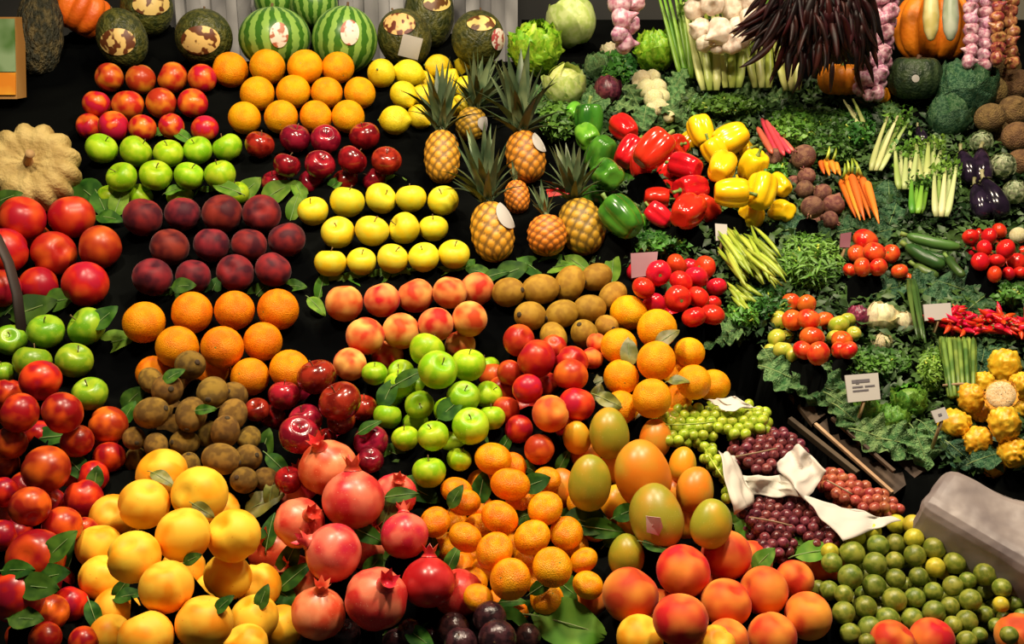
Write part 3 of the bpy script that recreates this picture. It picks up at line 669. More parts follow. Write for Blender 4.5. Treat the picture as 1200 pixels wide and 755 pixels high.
# stall body: front and side boards under the liner
def plane_z(y):      # height of the slope above world y
    return O0.z + (y - O0.y) * VUP.z / VUP.y
fy = (O0 + VUP * -.66).y
stall = obj('stall_counter', None); tag(stall, 'dark wooden counter carrying the sloping stall', 'counter')
zt = plane_z(fy) - .06
for i in range(8):
    z0 = .04 + i * (zt - .04) / 8
    obj('board', mesh_from('board', *box((0, fy + .03, z0 + (zt - .04) / 16), (1.7, 0, 0), (0, .012, 0), (0, 0, (zt - .04) / 16 - .003)), M['wood'], False), stall)
for sx in (-1.7, 1.7):
    for yy in (fy + .06, 2.7):
        zz = plane_z(yy) - .36 if yy > 2 else zt
        obj('leg', mesh_from('leg', *box((sx, yy, zz / 2), (.03, 0, 0), (0, .03, 0), (0, 0, zz / 2)), M['wood'], False), stall)

# ------------------------------------------------------------------ place the round produce
TOCAM = lambda p: (CAM - p).normalized()
kcount = {}
idx = 0
for pi, (kind, mk_, lab, grp, lst, fill, noun, labs) in enumerate(PILES):
    name, cat, shp, parts, face = KIND[kind]
    me = fmesh(shp, mk_)
    for li, (x, y, r, ly) in enumerate(lst):
        p = POS[idx]; R = RAD[idx]; idx += 1
        lb = lab
        if labs: lb = labs[li] if li < len(labs) else lab
        elif grp:
            if ly < -1: lb = 'half-hidden ' + lab
            near_ = {}
            for a in allf:      # what it touches outside its own heap sets it apart
                if a[4] >= 0 and a[4] != pi and PILES[a[4]][6] and PILES[a[4]][6].split()[-1] not in lab and a[3] >= -1:
                    g_ = math.hypot(x - a[0], y - a[1]) - a[2] - r
                    if g_ < r * .55: near_[PILES[a[4]][6]] = min(g_, near_.get(PILES[a[4]][6], 99))
            nb_ = sorted(near_, key=near_.get)[:2]
            if len(nb_) == 2: l2 = lb + ', between the %s and the %s' % tuple(sorted(nb_))
            elif nb_: l2 = lb + ', touching the ' + nb_[0]
            elif fill and ly >= 2: l2 = lb + ', on top of the heap'
            elif fill and ly >= 1: l2 = lb + ', in its upper layer'
            elif fill and ly > -1: l2 = lb + ', low among the others'
            else: l2 = lb
            if len(l2.split()) > 16 and nb_: l2 = lb + ', touching the ' + nb_[0]
            if len(l2.split()) <= 16: lb = l2
        t = TOCAM(p)
        if face == 'up': ax = Vector((0, 0, 1)) + jit(.42) + t * .25
        elif face == 'upc': ax = UP + jit(.22)
        elif face == 'side': ax = RIGHT * RND.choice((-1, 1)) + jit(.5)
        elif face == 'kiwi': ax = t + jit(.75)
        elif face == 'pep': ax = UP * .35 + FWD * .45 + jit(.5)
        else: ax = jit(1)
        sc = R
        if kind == 'pepper': sc = R * 1.0
        o = obj(name, me, None, p, rot_to(ax, RND.uniform(0, 6.28)), (sc * RND.uniform(.97, 1.03), sc * RND.uniform(.97, 1.03), sc * RND.uniform(.96, 1.02)))
        tag(o, lb, cat, grp if not labs else None)
        for pn in parts:
            if pn in PARTS and R * F / depth(y) > 9:
                pm = PARTS[pn]
                obj(pm.name.split('.')[0], pm, o)

# ------------------------------------------------------------------ big single bodies
def child_world(name, me, root, mw):
    """a part whose mesh is written in world coordinates, hung under a root with matrix mw"""
    o = obj(name, me, root); o.matrix_parent_inverse = mw.inverted(); return o
def body(name, vf, m, key, ax, shape, spin=0.0, off=(0, 0, 0)):
    p = POS[BIG[key]] + Vector(off); R = RAD[BIG[key]]
    q = rot_to(ax, spin); sc = Vector((R * shape[0], R * shape[1], R * shape[2]))
    o = obj(name, mesh_from(name, *vf, m), None, p, q, sc)
    mw = Matrix.LocRotScale(p, q, sc)
    return o, mw
def patch(name, root, mw, px, py, wx, wy, m, rect=False, lift=1.03, roll=0.0, n=9):
    """thin sticker bent over a body: grid of pixels cast onto the unit-sphere body"""
    inv = mw.inverted(); v = []; f = []; ok = True
    o0 = inv @ CAM
    g = []
    for j in range(n):
        for i in range(n):
            a = -1 + 2 * i / (n - 1); b = -1 + 2 * j / (n - 1)
            if not rect:     # square to disc
                a, b = a * math.sqrt(1 - b * b / 2), b * math.sqrt(1 - a * a / 2)
            ca, sa = math.cos(roll), math.sin(roll)
            x = px + wx * a * ca - wy * b * sa; y = py + wx * a * sa + wy * b * ca
            d1 = (inv @ (CAM + ray(x, y))) - o0
            A_ = d1.dot(d1); B_ = 2 * o0.dot(d1); C_ = o0.dot(o0) - lift * lift
            D_ = B_ * B_ - 4 * A_ * C_
            if D_ < 0:
                t = -B_ / (2 * A_); q = o0 + d1 * t; q = q.normalized() * lift
            else:
                q = o0 + d1 * ((-B_ - math.sqrt(D_)) / (2 * A_))
            v.append(q); g.append(q)
    for j in range(n - 1):
        for i in range(n - 1):
            a = j * n + i; f.append((a, a + 1, a + n + 1, a + n))
    return obj(name, mesh_from(name, v, f, m), root)
ELL = mk(lambda t: (math.sin(t), -math.cos(t)), None, 32, 22)
def melon(key, lab, ax, sh, st, m='melon', name='melon', smat='sticker', grp=None, cat='melon'):
    o, mw = body(name, ELL, M[m], key, ax, sh, RND.uniform(0, 6))
    tag(o, lab, cat, grp)
    if st: patch('sticker', o, mw, *st, M[smat])
    tip = tube(bez((0, 0, .97), (0, 0, 1.05), (.03, 0, 1.1), 4), [.06, .04, .035, .04], 8)
    obj('stem', mesh_from('stem', *tip, BROWN_STEM), o)
    return o, mw
melon('melon1', 'dark green oval melon with a large cream sticker beside the orange pumpkin', UP + RIGHT * -.35, (.92, .92, 1.15), (138, 49, 21, 16))
melon('melon2', 'dark green melon resting high behind the nectarines with sticker near its top', UP + RIGHT * .1, (1, 1, 1.1), (177, 5, 22, 13))
melon('melon3', 'round dark green melon with an oval cream sticker above the nectarines', UP, (1, 1, 1.0), (235, 47, 23, 17))
melon('wm1', 'striped watermelon with a small square sticker standing beside the round melon', UP + RIGHT * -.05 - FWD * .2, (1.05, 1.05, .9), (327, 41, 11, 15), 'wmelon', 'watermelon', 'wsticker', cat='watermelon')
melon('wm2', 'striped watermelon with a small square sticker standing beside the melon with the price card', UP + RIGHT * .12 - FWD * .2, (.98, .98, 1.0), (410, 38, 11, 15), 'wmelon', 'watermelon', 'wsticker', cat='watermelon')
melon('wm3', 'green striped watermelon resting behind the two stickered watermelons', UP, (1, 1, .9), None, 'wmelon', 'watermelon', grp='watermelons at the back', cat='watermelon')
melon('wm4', 'green striped watermelon resting behind the two stickered watermelons', UP, (1, 1, .95), None, 'wmelon', 'watermelon', grp='watermelons at the back', cat='watermelon')
m4, mw4 = melon('melon4', 'dark green melon carrying a white price card beside the lemons', UP + RIGHT * -.4, (.95, .95, 1.05), (468, 28, 19, 13))
pc = patch('price_card', m4, mw4, 481, 55, 12, 13, M['card'], True, 1.07, .25, 3)
melon('melon5', 'dark green upright melon wedged behind the melon with the price card', UP, (.95, .95, 1.35), (512, 4, 16, 9))
m6, mw6 = melon('melon6', 'dark green melon with a white label on its flank beside the green lettuce', UP + RIGHT * .1, (1, 1, 1.05), (564, 27, 17, 9))
patch('white_label', m6, mw6, 584, 46, 8, 13, M['wsticker'], False, 1.04)
def ribbed(n, amt, flat, seg=72, rings=20):
    def md(p, a, t):
        k = 1 - amt * (1 - abs(math.cos(n * a / 2)) ** .7) * math.sin(t) ** .5
        return Vector((p.x * k, p.y * k, p.z * (1 - .3 * amt * (1 - abs(math.cos(n * a / 2))))))
    return lathe(fruit_prof(lambda t: (math.sin(t) ** .85, -math.cos(t) * flat - .38 * flat * G(PI - t, .5) + .2 * flat * G(t, .4)), rings), seg, md)
STEMP = tube(bez((0, 0, .3), (.02, 0, .6), (.12, .05, .78), 6), [.16, .11, .09, .08, .08, .1], 8)
o, mw = body('pumpkin', ribbed(13, .19, .66), M['cream'], 'cream', TOCAM(POS[BIG['cream']]) + UP * .35 - RIGHT * .22, (1, 1, 1))
tag(o, 'cream coloured ribbed pumpkin lying above the large red nectarines', 'pumpkin'); obj('stem', mesh_from('stem', *STEMP, mat('cream_stem', (.4, .26, .1), rough=.8)), o)
o, mw = body('pumpkin', ribbed(10, .16, .85), M['pumpkin'], 'pumpkin', UP + RIGHT * .5, (1, 1, 1))
tag(o, 'bright orange pumpkin between the knobbly gourd and the dark melons', 'pumpkin'); obj('stem', mesh_from('stem', *STEMP, GREEN_STEM), o)
gv = lathe(fruit_prof(lambda t: (math.sin(t) ** .7, -math.cos(t)), 26), 32, lambda p, a, t: p * (1 + .07 * noise.noise(Vector((p.x * 5, p.y * 5, p.z * 9))) ))
o, mw = body('knobbly_gourd', gv, M['knobbly'], 'gourd', UP + RIGHT * .05, (.88, .88, 1.65))
tag(o, 'tall dark knobbly gourd standing between the printed carton and the orange pumpkin', 'gourd'); obj('stem', mesh_from('stem', *tube([(0, 0, .95), (.02, 0, 1.12)], [.1, .07], 8), BROWN_STEM), o)
o, mw = body('squash', ribbed(14, .06, .95), M['dgreen'], 'dsquash', UP - FWD * .3, (1, 1, 1))
tag(o, 'dark green round squash with a small white sticker under the orange pumpkin', 'squash')
patch('sticker', o, mw, 1073, 92, 4.5, 4.5, M['card'], False, 1.0); obj('stem', mesh_from('stem', *STEMP, BROWN_STEM), o)
o, mw = body('pumpkin', ribbed(9, .2, .95), M['pumpkin'], 'opump', UP - FWD * .2, (1, 1, 1.05))
tag(o, 'large orange pumpkin between the strings of pink garlic', 'pumpkin')
ob, mw = body('pumpkin', ribbed(10, .12, .8), M['pumpkin'], 'opump2', UP - FWD * .3, (1, 1, 1)); tag(ob, 'orange pumpkin half behind the hanging dried chillies', 'pumpkin'); obj('stem', mesh_from('stem', *STEMP, GREEN_STEM), ob)
ob, mw = body('pumpkin', ribbed(10, .12, .8), M['pumpkin'], 'opump3', UP, (1, 1, 1)); tag(ob, 'very small orange pumpkin below the long pink garlic string', 'pumpkin'); obj('stem', mesh_from('stem', *STEMP, GREEN_STEM), ob); obj('stem', mesh_from('stem', *STEMP, GREEN_STEM), o)
# the printed carton at the left end
cd_ = depth(116, .0)
M['carton_s'] = mat('carton_board', (.34, .13, .03), (.42, .18, .05), nscale=9, rough=.7)
def quad_box(pts, back, m, name, parent=None):
    """solid with a front face given by 4 points and a thickness vector"""
    v = [Vector(p) for p in pts] + [Vector(p) + Vector(back) for p in pts]
    f = [(0, 1, 2, 3), (7, 6, 5, 4), (0, 4, 5, 1), (1, 5, 6, 2), (2, 6, 7, 3), (3, 7, 4, 0)]
    return obj(name, mesh_from(name, v, f, m, False), parent)
bk = Vector((0, .05, 0))
ct = quad_box([PDp(-60, 116, cd_ - .02), PDp(20, 116, cd_ - .02), PDp(18, 20, cd_ + .03), PDp(-60, 20, cd_ + .03)], bk, M['carton_s'], 'carton')
tag(ct, 'printed fruit carton with green leaves and orange fruit beside the knobbly gourd', 'carton')
e = Vector((0, -.004, 0))
quad_box([PDp(-58, 84, cd_ - .006) + e, PDp(19, 84, cd_ - .006) + e, PDp(17.5, 22, cd_ + .026) + e, PDp(-58, 22, cd_ + .026) + e], -e * .8, M['carton_g'], 'leaf_print', ct)
quad_box([PDp(-58, 111, cd_ - .02) + e, PDp(19, 111, cd_ - .02) + e, PDp(19, 85, cd_ - .006) + e, PDp(-58, 85, cd_ - .006) + e], -e * .8, M['carton_o'], 'fruit_print', ct)
# dark strap hanging over the left heap
sd = hit(20, 330) - .03
st = obj('strap', mesh_from('strap', *tube([PDp(-22, 255, sd - .02), PDp(-4, 278, sd - .02), PDp(10, 308, sd - .02), PDp(20, 345, sd - .02), PDp(25, 385, sd - .02), PDp(22, 415, sd + .02)], [.011] * 6, 10, .4), M['strap']))
tag(st, 'dark brown strap hanging across the large nectarines and the green apples', 'strap')

# ------------------------------------------------------------------ grey plastic strip curtain behind the melons
cur = obj('strip_curtain', None); tag(cur, 'grey plastic strip curtain hanging behind the melons and watermelons', 'curtain')
yc = 2.93
xa = PDp(165, 30, 2.85).x; xb = PDp(606, 30, 2.85).x; ns = 30; wd = (xb - xa) / ns
strip_me = []
for q in range(3):
    v = []; f = []
    for j in range(2):
        for i in range(5):
            a = -1 + i / 2
            v.append(Vector((a * wd * .54, .006 * (1 - a * a) * (-1 if q % 2 else 1), -j * .75)))
    for i in range(4): f.append((i, i + 1, i + 6, i + 5))
    strip_me.append(mesh_from('strip', v, f, M['curtain']))
for i in range(ns):
    o = obj('strip', strip_me[i % 3], cur, Vector((xa + (i + .5) * wd, yc + .008 * (i % 2), 2.10)))
obj('rail', mesh_from('rail', *tube([(xa - .05, yc, 2.11), (xb + .05, yc, 2.11)], [.012, .012], 10), M['wall']), cur)

# ------------------------------------------------------------------ pineapples
def pine_mat():
    m = bpy.data.materials.new('pineapple_rind'); m.use_nodes = True; N = m.node_tree.nodes; L = m.node_tree.links; b = N['Principled BSDF']
    at = N.new('ShaderNodeAttribute'); at.attribute_name = 'eye'
    rp_ = N.new('ShaderNodeValToRGB'); rp_.color_ramp.elements[0].color = (.22, .115, .018, 1); rp_.color_ramp.elements[1].color = (.74, .37, .03, 1)
    rp_.color_ramp.elements[0].position = .1; rp_.color_ramp.elements[1].position = .62
    L.new(at.outputs['Fac'], rp_.inputs[0])
    oi = N.new('ShaderNodeObjectInfo'); mx = N.new('ShaderNodeMixRGB'); mx.blend_type = 'MULTIPLY'; mx.inputs[0].default_value = 1
    L.new(rp_.outputs[0], mx.inputs[1]); L.new(oi.outputs['Color'], mx.inputs[2]); L.new(mx.outputs[0], b.inputs['Base Color']); b.inputs['Roughness'].default_value = .5
    return m
PM = pine_mat()
def pine_body():
    seg, rings = 64, 44
    eye = []
    def pat(a, q): return abs(math.sin(4.5 * a + 9.5 * q)) * abs(math.sin(4.5 * a - 9.5 * q))
    def md(p, a, t):
        q = (1 - math.cos(t)) / 2 * 1.55; e_ = pat(a, q); k = 1 + .085 * e_ * math.sin(t) ** .4
        return Vector((p.x * k, p.y * k, p.z))
    prof = fruit_prof(lambda t: (math.sin(t) ** .72, -math.cos(t)), rings)
    v, f = lathe(prof, seg, md)
    me = mesh_from('pineapple_body', v, f, PM)
    at = me.attributes.new('eye', 'FLOAT', 'POINT'); vals = []
    vals.append(0)
    for (r, z, t) in prof[1:-1]:
        for kq in range(seg): vals.append(pat(2 * PI * kq / seg, (1 - math.cos(t)) / 2 * 1.55))
    vals.append(0); at.data.foreach_set('value', vals)
    return me
PB = pine_body()
def blade(bend, wdt):
    v = []; f = []; n = 7
    for i in range(n):
        t = i / (n - 1); w_ = wdt * (1 - t ** 1.6) + .002
        z = t - .25 * bend * t * t; y_ = bend * t * t * .55
        v += [Vector((-w_, y_ + .3 * w_, z)), Vector((0, y_ - .2 * w_, z)), Vector((w_, y_ + .3 * w_, z))]
    for i in range(n - 1):
        a = 3 * i; f += [(a, a + 1, a + 4, a + 3), (a + 1, a + 2, a + 5, a + 4)]
    return mesh_from('crown_leaf', v, f, M['pine_leaf'])
BL = [blade(.2, .10), blade(.5, .09), blade(.85, .085)]
def pineapple(key, lab, rx, ry, top, tip, spread, n, tint, tags=(), k=.25, wide=1.0):
    """rx, ry half extents in pixels; top: pixel of the body's top end; tip: pixel of the crown's tip"""
    i = BIG[key]; p = POS[i]; dpt = d[i]
    cx, cy = A[i, 0], A[i, 1]
    ax = (RIGHT * (top[0] - cx) - UP * (top[1] - cy)).normalized() + FWD * k
    ax.normalize()
    sx = rx * dpt / F; sz = ry * dpt / F
    root = obj('pineapple', PB, None, p, rot_to(ax, RND.uniform(0, 6)), (sx, sx, sz)); root.color = (*tint, 1)
    mw = Matrix.LocRotScale(p, rot_to(ax, 0), Vector((sx, sx, sz)))
    root.rotation_quaternion = rot_to(ax, 0)
    tag(root, lab, 'pineapple')
    if n:
        b0 = p + ax * sz * .93
        b1 = PDp(tip[0], tip[1], dpt + k * sz * 1.6)
        L_ = (b1 - b0).length; ca = (b1 - b0).normalized()
        crown = obj('crown', mesh_from('crown', *tube([b0 - ca * .01, b0 + ca * L_ * .18], [sx * .34, sx * .12], 10), M['pine_leaf']), root)
        crown.matrix_parent_inverse = mw.inverted()
        for q in range(n):
            u = q / n
            tilt = spread * (1 - u) ** .8 * RND.uniform(.8, 1.15) ; az = q * 2.4 + RND.uniform(-.2, .2)
            ln = L_ * (.62 + .4 * u) * RND.uniform(.85, 1.1)
            base_q = rot_to(ca, 0) @ Quaternion((0, 0, 1), az) @ Quaternion((1, 0, 0), -tilt)
            mwc = Matrix.LocRotScale(b0 + ca * (u * L_ * .12), base_q, Vector((ln * wide, ln, ln)))
            o = obj('crown_leaf', BL[q % 3 if u < .6 else 0], crown)
            o.matrix_basis = mwc
    for tg in tags:
        patch('tag', root, mw, *tg[:4], M['card'], False, 1.13, tg[4])
    return root
GOLD = (1, .95, .8); ORNG = (1.15, .72, .7); OLIV = (.75, .85, .7)
pineapple('pin7', 'half hidden pineapple with a white tag behind the dark green crowns', 17, 20, (556, 128), (572, 62), 1.0, 34, OLIV, [(571, 146, 12, 9, .5)])
pineapple('pin1', 'golden pineapple with an upright crown beside the lemons', 20, 32, (517, 152), (514, 74), .62, 30, GOLD, [(535, 157, 3, 11, -.5)])
pineapple('pin2', 'orange-brown pineapple with a white tag beside the light green peppers', 22, 31, (610, 154), (606, 64), .95, 36, (.95, .72, .6), [(634, 166, 9, 13, -.6)])
pineapple('pin4', 'small orange pineapple squeezed between the three front pineapples', 14, 20, (604, 212), (602, 190), .5, 10, ORNG)
pineapple('pin6', 'greenish gold pineapple leaning beside the dark green bell peppers', 25, 34, (673, 236), (664, 165), .95, 36, OLIV)
pineapple('pin5', 'small round orange pineapple with a short crown between two larger ones', 22, 24, (640, 254), (631, 214), .7, 14, ORNG)
pineapple('pin3', 'golden pineapple with a white tag nearest the yellow apples', 24, 36, (571, 238), (560, 152), .75, 34, GOLD, [(594, 252, 11, 17, -.5)])

# ------------------------------------------------------------------ loose leaves tucked between the fruit
def leaf_mesh(name, m, wdt=.30, bend=.25, wav=.03, n=9, ruff=0.0, cols=2, seed=0):
    """leaf of length 1 along +Y, face +Z"""
    v = []; f = []; c2 = cols * 2 + 1
    for i in range(n):
        t = i / (n - 1); w_ = wdt * (math.sin(PI * min(1, t ** .8)) ** .75) + .006
        for j in range(-cols, cols + 1):
            s_ = j / cols
            z = -bend * (t - .5) ** 2 + .16 * abs(s_) * w_ + wav * math.sin(9 * t + 2 * s_)
            z += ruff * abs(s_) * math.sin(23 * t + 3 * s_ + seed) + (ruff * .35 * noise.noise(Vector((w_ * s_ * 16, t * 16, seed))) if ruff else 0)
            v.append(Vector((w_ * s_ * (1 + ruff * math.sin(17 * t + seed)), t - .5, z)))
    for i in range(n - 1):
        for j in range(c2 - 1):
            a = i * c2 + j; f.append((a, a + 1, a + c2 + 1, a + c2))
    return mesh_from(name, v, f, m)
LF = {'d': [leaf_mesh('leaf', M['leaf'], w_, b_) for w_, b_ in ((.28, .25), (.22, .45), (.33, .1))],
      'l': [leaf_mesh('leaf', M['leaf_l'], w_, b_) for w_, b_ in ((.30, .25), (.24, .4))],
      'o': [leaf_mesh('leaf', mat('olive_leaf', (.10, .11, .012), (.20, .19, .03), nscale=3, rough=.45, rnd=.2), w_, b_) for w_, b_ in ((.28, .3), (.24, .5))],
      's': [leaf_mesh('leaf', M['savoy'], .40, .45, .03, 28, .11, 9, q) for q in range(3)],
      'c': [leaf_mesh('leaf', M['savoy_d'], .40, .40, .02, 24, .07, 7, q) for q in range(2)]}
RIB = mesh_from('midrib', *tube([(0, -.62, -.13), (0, -.5, -.05), (0, -.25, -.008), (0, 0, .006), (0, .25, -.01), (0, .47, -.05)], [.016, .015, .012, .010, .007, .003], 5), mat('leaf_rib', (.22, .32, .10), rough=.5))
def leaf(x, y, ln, angd, kind, lab, grp, cat='leaf', name='leaf', lift=.012, back=.5, rib=True, dp=None):
    dd = (hit(x, y) if dp is None else dp) - lift
    p = PDp(x, y, dd); s_ = ln * dd / F
    a = math.radians(angd)
    yv = (RIGHT * math.cos(a) + UP * math.sin(a) + FWD * .35 * math.sin(a) + jit(.06)).normalized()
    zv = (TOCAM(p) * (1 - back) + NRM * back + jit(.15)).normalized()
    xv = yv.cross(zv).normalized(); zv = xv.cross(yv)
    q = Matrix((xv, yv, zv)).transposed().to_quaternion()
    o = obj(name, RND.choice(LF[kind]), None, p, q, s_)
    tag(o, lab, cat, grp)
    if rib and ln > 24: obj('midrib', RIB, o)
    return o
def leaves(lab, grp, kind, data, **kw):
    for e_ in data.split(','):
        q = [float(s_) for s_ in e_.split()]
        leaf(q[0], q[1], q[2] * 1.25, q[3], kind, lab, grp, **kw)
leaves('pale green leaf tucked around the rows of bright green apples', 'leaves around the green apples', 'l', '140 234 36 80,243 229 30 20,265 220 30 160,292 220 30 40,205 222 22 10,185 158 24 20,212 158 24 150')
leaves('light green leaf beside the dark red apples and the yellow apples', 'leaves above the yellow apples', 'l', '325 224 36 30,345 242 30 70,392 216 24 40,462 212 24 10,350 222 26 120')
leaves('light green leaf lining the lower edge of the yellow apples', 'leaves below the yellow apples', 'l', '393 330 30 20,420 327 32 150,445 325 30 30,470 323 30 100,495 321 30 160,520 318 28 20,545 314 26 50,377 335 28 80,371 358 26 -40')
leaves('dark green leaf beside the cream pumpkin above the nectarines', 'leaves beside the cream pumpkin', 'd', '105 228 44 -30,120 240 36 -60,128 255 28 -10,8 232 30 20')
leaves('green leaf between the dark red peaches and the large oranges', 'leaves above the large oranges', 'd', '200 347 34 40,249 340 30 70,303 343 30 50,215 335 24 10,345 335 24 0')
leaves('dark leaf under the large nectarines above the loose green apples', 'leaves above the loose green apples', 'd', '38 362 46 20,70 352 36 10,10 365 34 60,122 372 32 50')
leaves('pale green leaf between the loose green apples and the large oranges', None, 'l', '136 400 40 15')
leaves('leaf at the edge of the dark brown kiwi heap', 'leaves around the kiwis', 'd', '203 440 24 30,156 466 28 50,150 484 26 70,310 522 34 80,326 545 34 -40,240 480 22 10')
leaves('green leaf among the fruit below the pineapples', 'leaves below the pineapples', 'd', '600 318 34 20,622 312 32 150,645 310 30 40,580 322 28 10,560 318 26 160')
leaves('light green leaf above the golden brown kiwis', 'light leaves above the kiwis', 'l', '655 312 32 10,676 308 30 150,718 312 34 80')
leaves('dark green leaf in the middle heap of green apples', 'leaves among the green apples', 'd', '455 460 34 70,528 478 32 40,432 500 26 30,463 532 30 -20,562 522 40 80,480 442 34 30,592 520 26 60,490 575 46 -25,470 580 34 10')
leaves('dark green leaf tucked among the small mandarins', 'leaves among the mandarins', 'd', '564 572 34 80,628 566 30 20,618 548 26 -30,614 605 26 20,534 582 26 60,690 612 50 -15,672 606 34 10,636 686 30 30,600 705 28 0,665 690 36 -40,530 655 30 70,508 640 24 100')
leaves('olive leaf lying among the oranges beside the green grapes', 'leaves among the oranges', 'o', '782 395 30 40,737 412 30 80,700 448 34 20,714 470 30 -20,750 498 26 90,796 446 22 0,700 462 24 60')
leaves('olive leaf among the pomegranates and yellow peaches', 'olive leaves among the pomegranates', 'o', '306 590 46 30,318 575 30 80,190 560 28 -30,238 598 26 -30,455 598 40 65')
leaves('dark green leaf tucked among the pomegranates', 'leaves among the pomegranates', 'd', '316 622 36 80,338 656 44 60,345 675 40 40,430 626 40 -20,330 695 34 -30,488 724 40 20,508 716 30 60,438 662 26 50')
leaves('bright green leaf below the coral pomegranates', None, 'l', '452 656 44 -12')
leaves('broad dark leaf among the passion fruits at the front edge', 'leaves at the front edge', 'd', '450 744 56 30,430 750 40 80,492 748 34 -30,620 720 60 10,600 730 40 -20,640 745 36 40')
leaves('dark leaf among the shiny red nectarines beside the yellow peaches', 'leaves among the front nectarines', 'd', '84 655 56 75,70 640 40 50,60 512 46 10,90 548 38 -40,110 722 34 -60,86 735 30 0,45 688 40 -5,20 668 34 5,112 560 24 80,60 675 36 10,30 725 34 0')
leaves('green leaf among the big yellow peaches', 'leaves among the yellow peaches', 'd', '150 698 30 20,142 690 24 60,262 708 24 40,225 655 20 30,308 700 26 70')
leaves('large pale green leaf lying at the foot of the mandarins', None, 'l', '668 732 76 -8', lift=.03)
leaves('green leaf between the mangoes and the red grapes', 'leaves beside the red grapes', 'l', '880 624 34 -30,958 646 44 10,895 655 30 40,940 640 30 -20,866 600 26 60')
leaves('dark leaf in the gap beside the green mangoes', 'leaves beside the mangoes', 'd', '706 620 44 -10,735 600 30 20,724 628 34 30,770 640 30 -20,660 540 26 60')

# ------------------------------------------------------------------ cabbages and lettuces
def shell_leaf(name, m, ruff, cup=1.15, n=15, seed=0):
    """cap of a unit sphere, leaning outwards at the rim; centre of cap at +X, leaf foot at -Z"""
    v = []; f = []
    for j in range(n):
        for i in range(n):
            a = (-1 + 2 * i / (n - 1)); b = (-1 + 2 * j / (n - 1))
            aa, bb = a * math.sqrt(1 - b * b / 2), b * math.sqrt(1 - a * a / 2)
            th = aa * 1.05; ph = bb * 1.05; rr = math.hypot(aa, bb)
            r_ = 1.0 + .16 * max(0, bb) * rr ** 2 + ruff * rr ** 2 * math.sin(7 * math.atan2(bb, aa) + seed) + ruff * .5 * math.sin(13 * aa + 9 * bb + seed) + (ruff * rr * .8 * math.sin(19 * math.atan2(bb, aa) + 11 * rr + seed) if ruff > .07 else 0)
            v.append(Vector((r_ * math.cos(th) * math.cos(ph), r_ * math.sin(th) * math.cos(ph), r_ * math.sin(ph))))
    for j in range(n - 1):
        for i in range(n - 1):
            a = j * n + i; f.append((a, a + 1, a + n + 1, a + n))
    return mesh_from(name, v, f, m)
HEADS = {}
def head(p, R, ax, m, lab, cat, name, n=9, ruff=.03, open_=0.0, core=True, grp=None, flat=1.0):
    k_ = (m, ruff)
    if k_ not in HEADS: HEADS[k_] = ([shell_leaf('outer_leaf', M[m], ruff, seed=q * 2) for q in range(3)], mesh_from('heart', *SH['orange'], M[m]))
    sh_, co = HEADS[k_]
    q0 = rot_to(ax, RND.uniform(0, 6))
    root = obj(name, co, None, p, q0, (R * .93, R * .93, R * .93 * flat)); tag(root, lab, cat, grp)
    for q in range(n):
        u = q / n
        el = -.35 + 1.25 * (q % 3) / 3 - open_ * (1 - u)
        rt = Quaternion((0, 0, 1), q * 2.4) @ Quaternion((0, 1, 0), -el)
        s_ = (1.04 + .05 * (2 - q % 3) + open_ * .2 * (1 - u))
        obj('outer_leaf', sh_[q % 3], root, (0, 0, 0), rt, s_)
    return root
def bighead(key, *a, **kw): return head(POS[BIG[key]], RAD[BIG[key]] / 1.08, *a, **kw)
bighead('cabbage', UP - FWD * .3, 'cabb', 'round pale green cabbage beside the pink garlic string', 'cabbage', 'cabbage', n=7, ruff=.012)
bighead('lettuce1', UP - FWD * .6, 'lett', 'bright green curly lettuce beside the pale cabbage', 'lettuce', 'lettuce', n=16, ruff=.09, open_=.3)
bighead('lettuce2', UP - FWD * .6, 'lett', 'bright green curly lettuce above the cauliflower', 'lettuce', 'lettuce', n=14, ruff=.09, open_=.2)
bighead('purple', UP - FWD * .2, 'purple', 'small dark purple cabbage beside the cauliflower', 'cabbage', 'cabbage', n=6, ruff=.02)
def at(x, y, rpx, h=0.0):
    r_ = m_px(rpx, y); return P(x, y, r_ + h - .02), r_
for x, y, r_, m, lab, nm, rf, op in [
        (662, 100, 24, 'cabb', 'pale green cabbage with loose leaves under the curly lettuce', 'cabbage', .03, .4),
        (1130, 104, 34, 'savoy_d', 'dark blue-green cabbage beside the brown roots', 'cabbage', .05, .5),
        (1112, 136, 24, 'savoy_d', 'smaller dark cabbage above the aubergines', 'cabbage', .05, .5),
        (700, 78, 16, 'savoy', 'small dark savoy cabbage beneath the pale round cabbage', 'cabbage', .06, .4),
        (1016, 482, 17, 'herb_b', 'small green lettuce in front of the price sign', 'lettuce', .10, .3),
        (1046, 492, 18, 'herb_b', 'small green lettuce beside the edge of savoy leaves', 'lettuce', .10, .3),
        (1066, 470, 20, 'herb_b', 'small green lettuce below the asparagus', 'lettuce', .10, .3),
        (1005, 372, 14, 'radic', 'small purple radicchio beside the pale endive', 'radicchio', .05, .3),
        (1032, 372, 18, 'turnip', 'pale cream endive head beside the purple radicchio', 'endive', .03, .5),
        (1058, 378, 14, 'turnip', 'small cream endive head beside the dark leek leaves', 'endive', .03, .5),
        (1034, 402, 11, 'cauli', 'small beige endive head below the pale endive', 'endive', .05, .5),
        (714, 60, 10, 'turnip', 'pale yellow endive under the pink garlic string', 'endive', .05, .6)]:
    p, R = at(x, y, r_)
    head(p, R / 1.1, UP - FWD * .4 + jit(.15), m, lab, nm, nm, n=10, ruff=rf, open_=op)
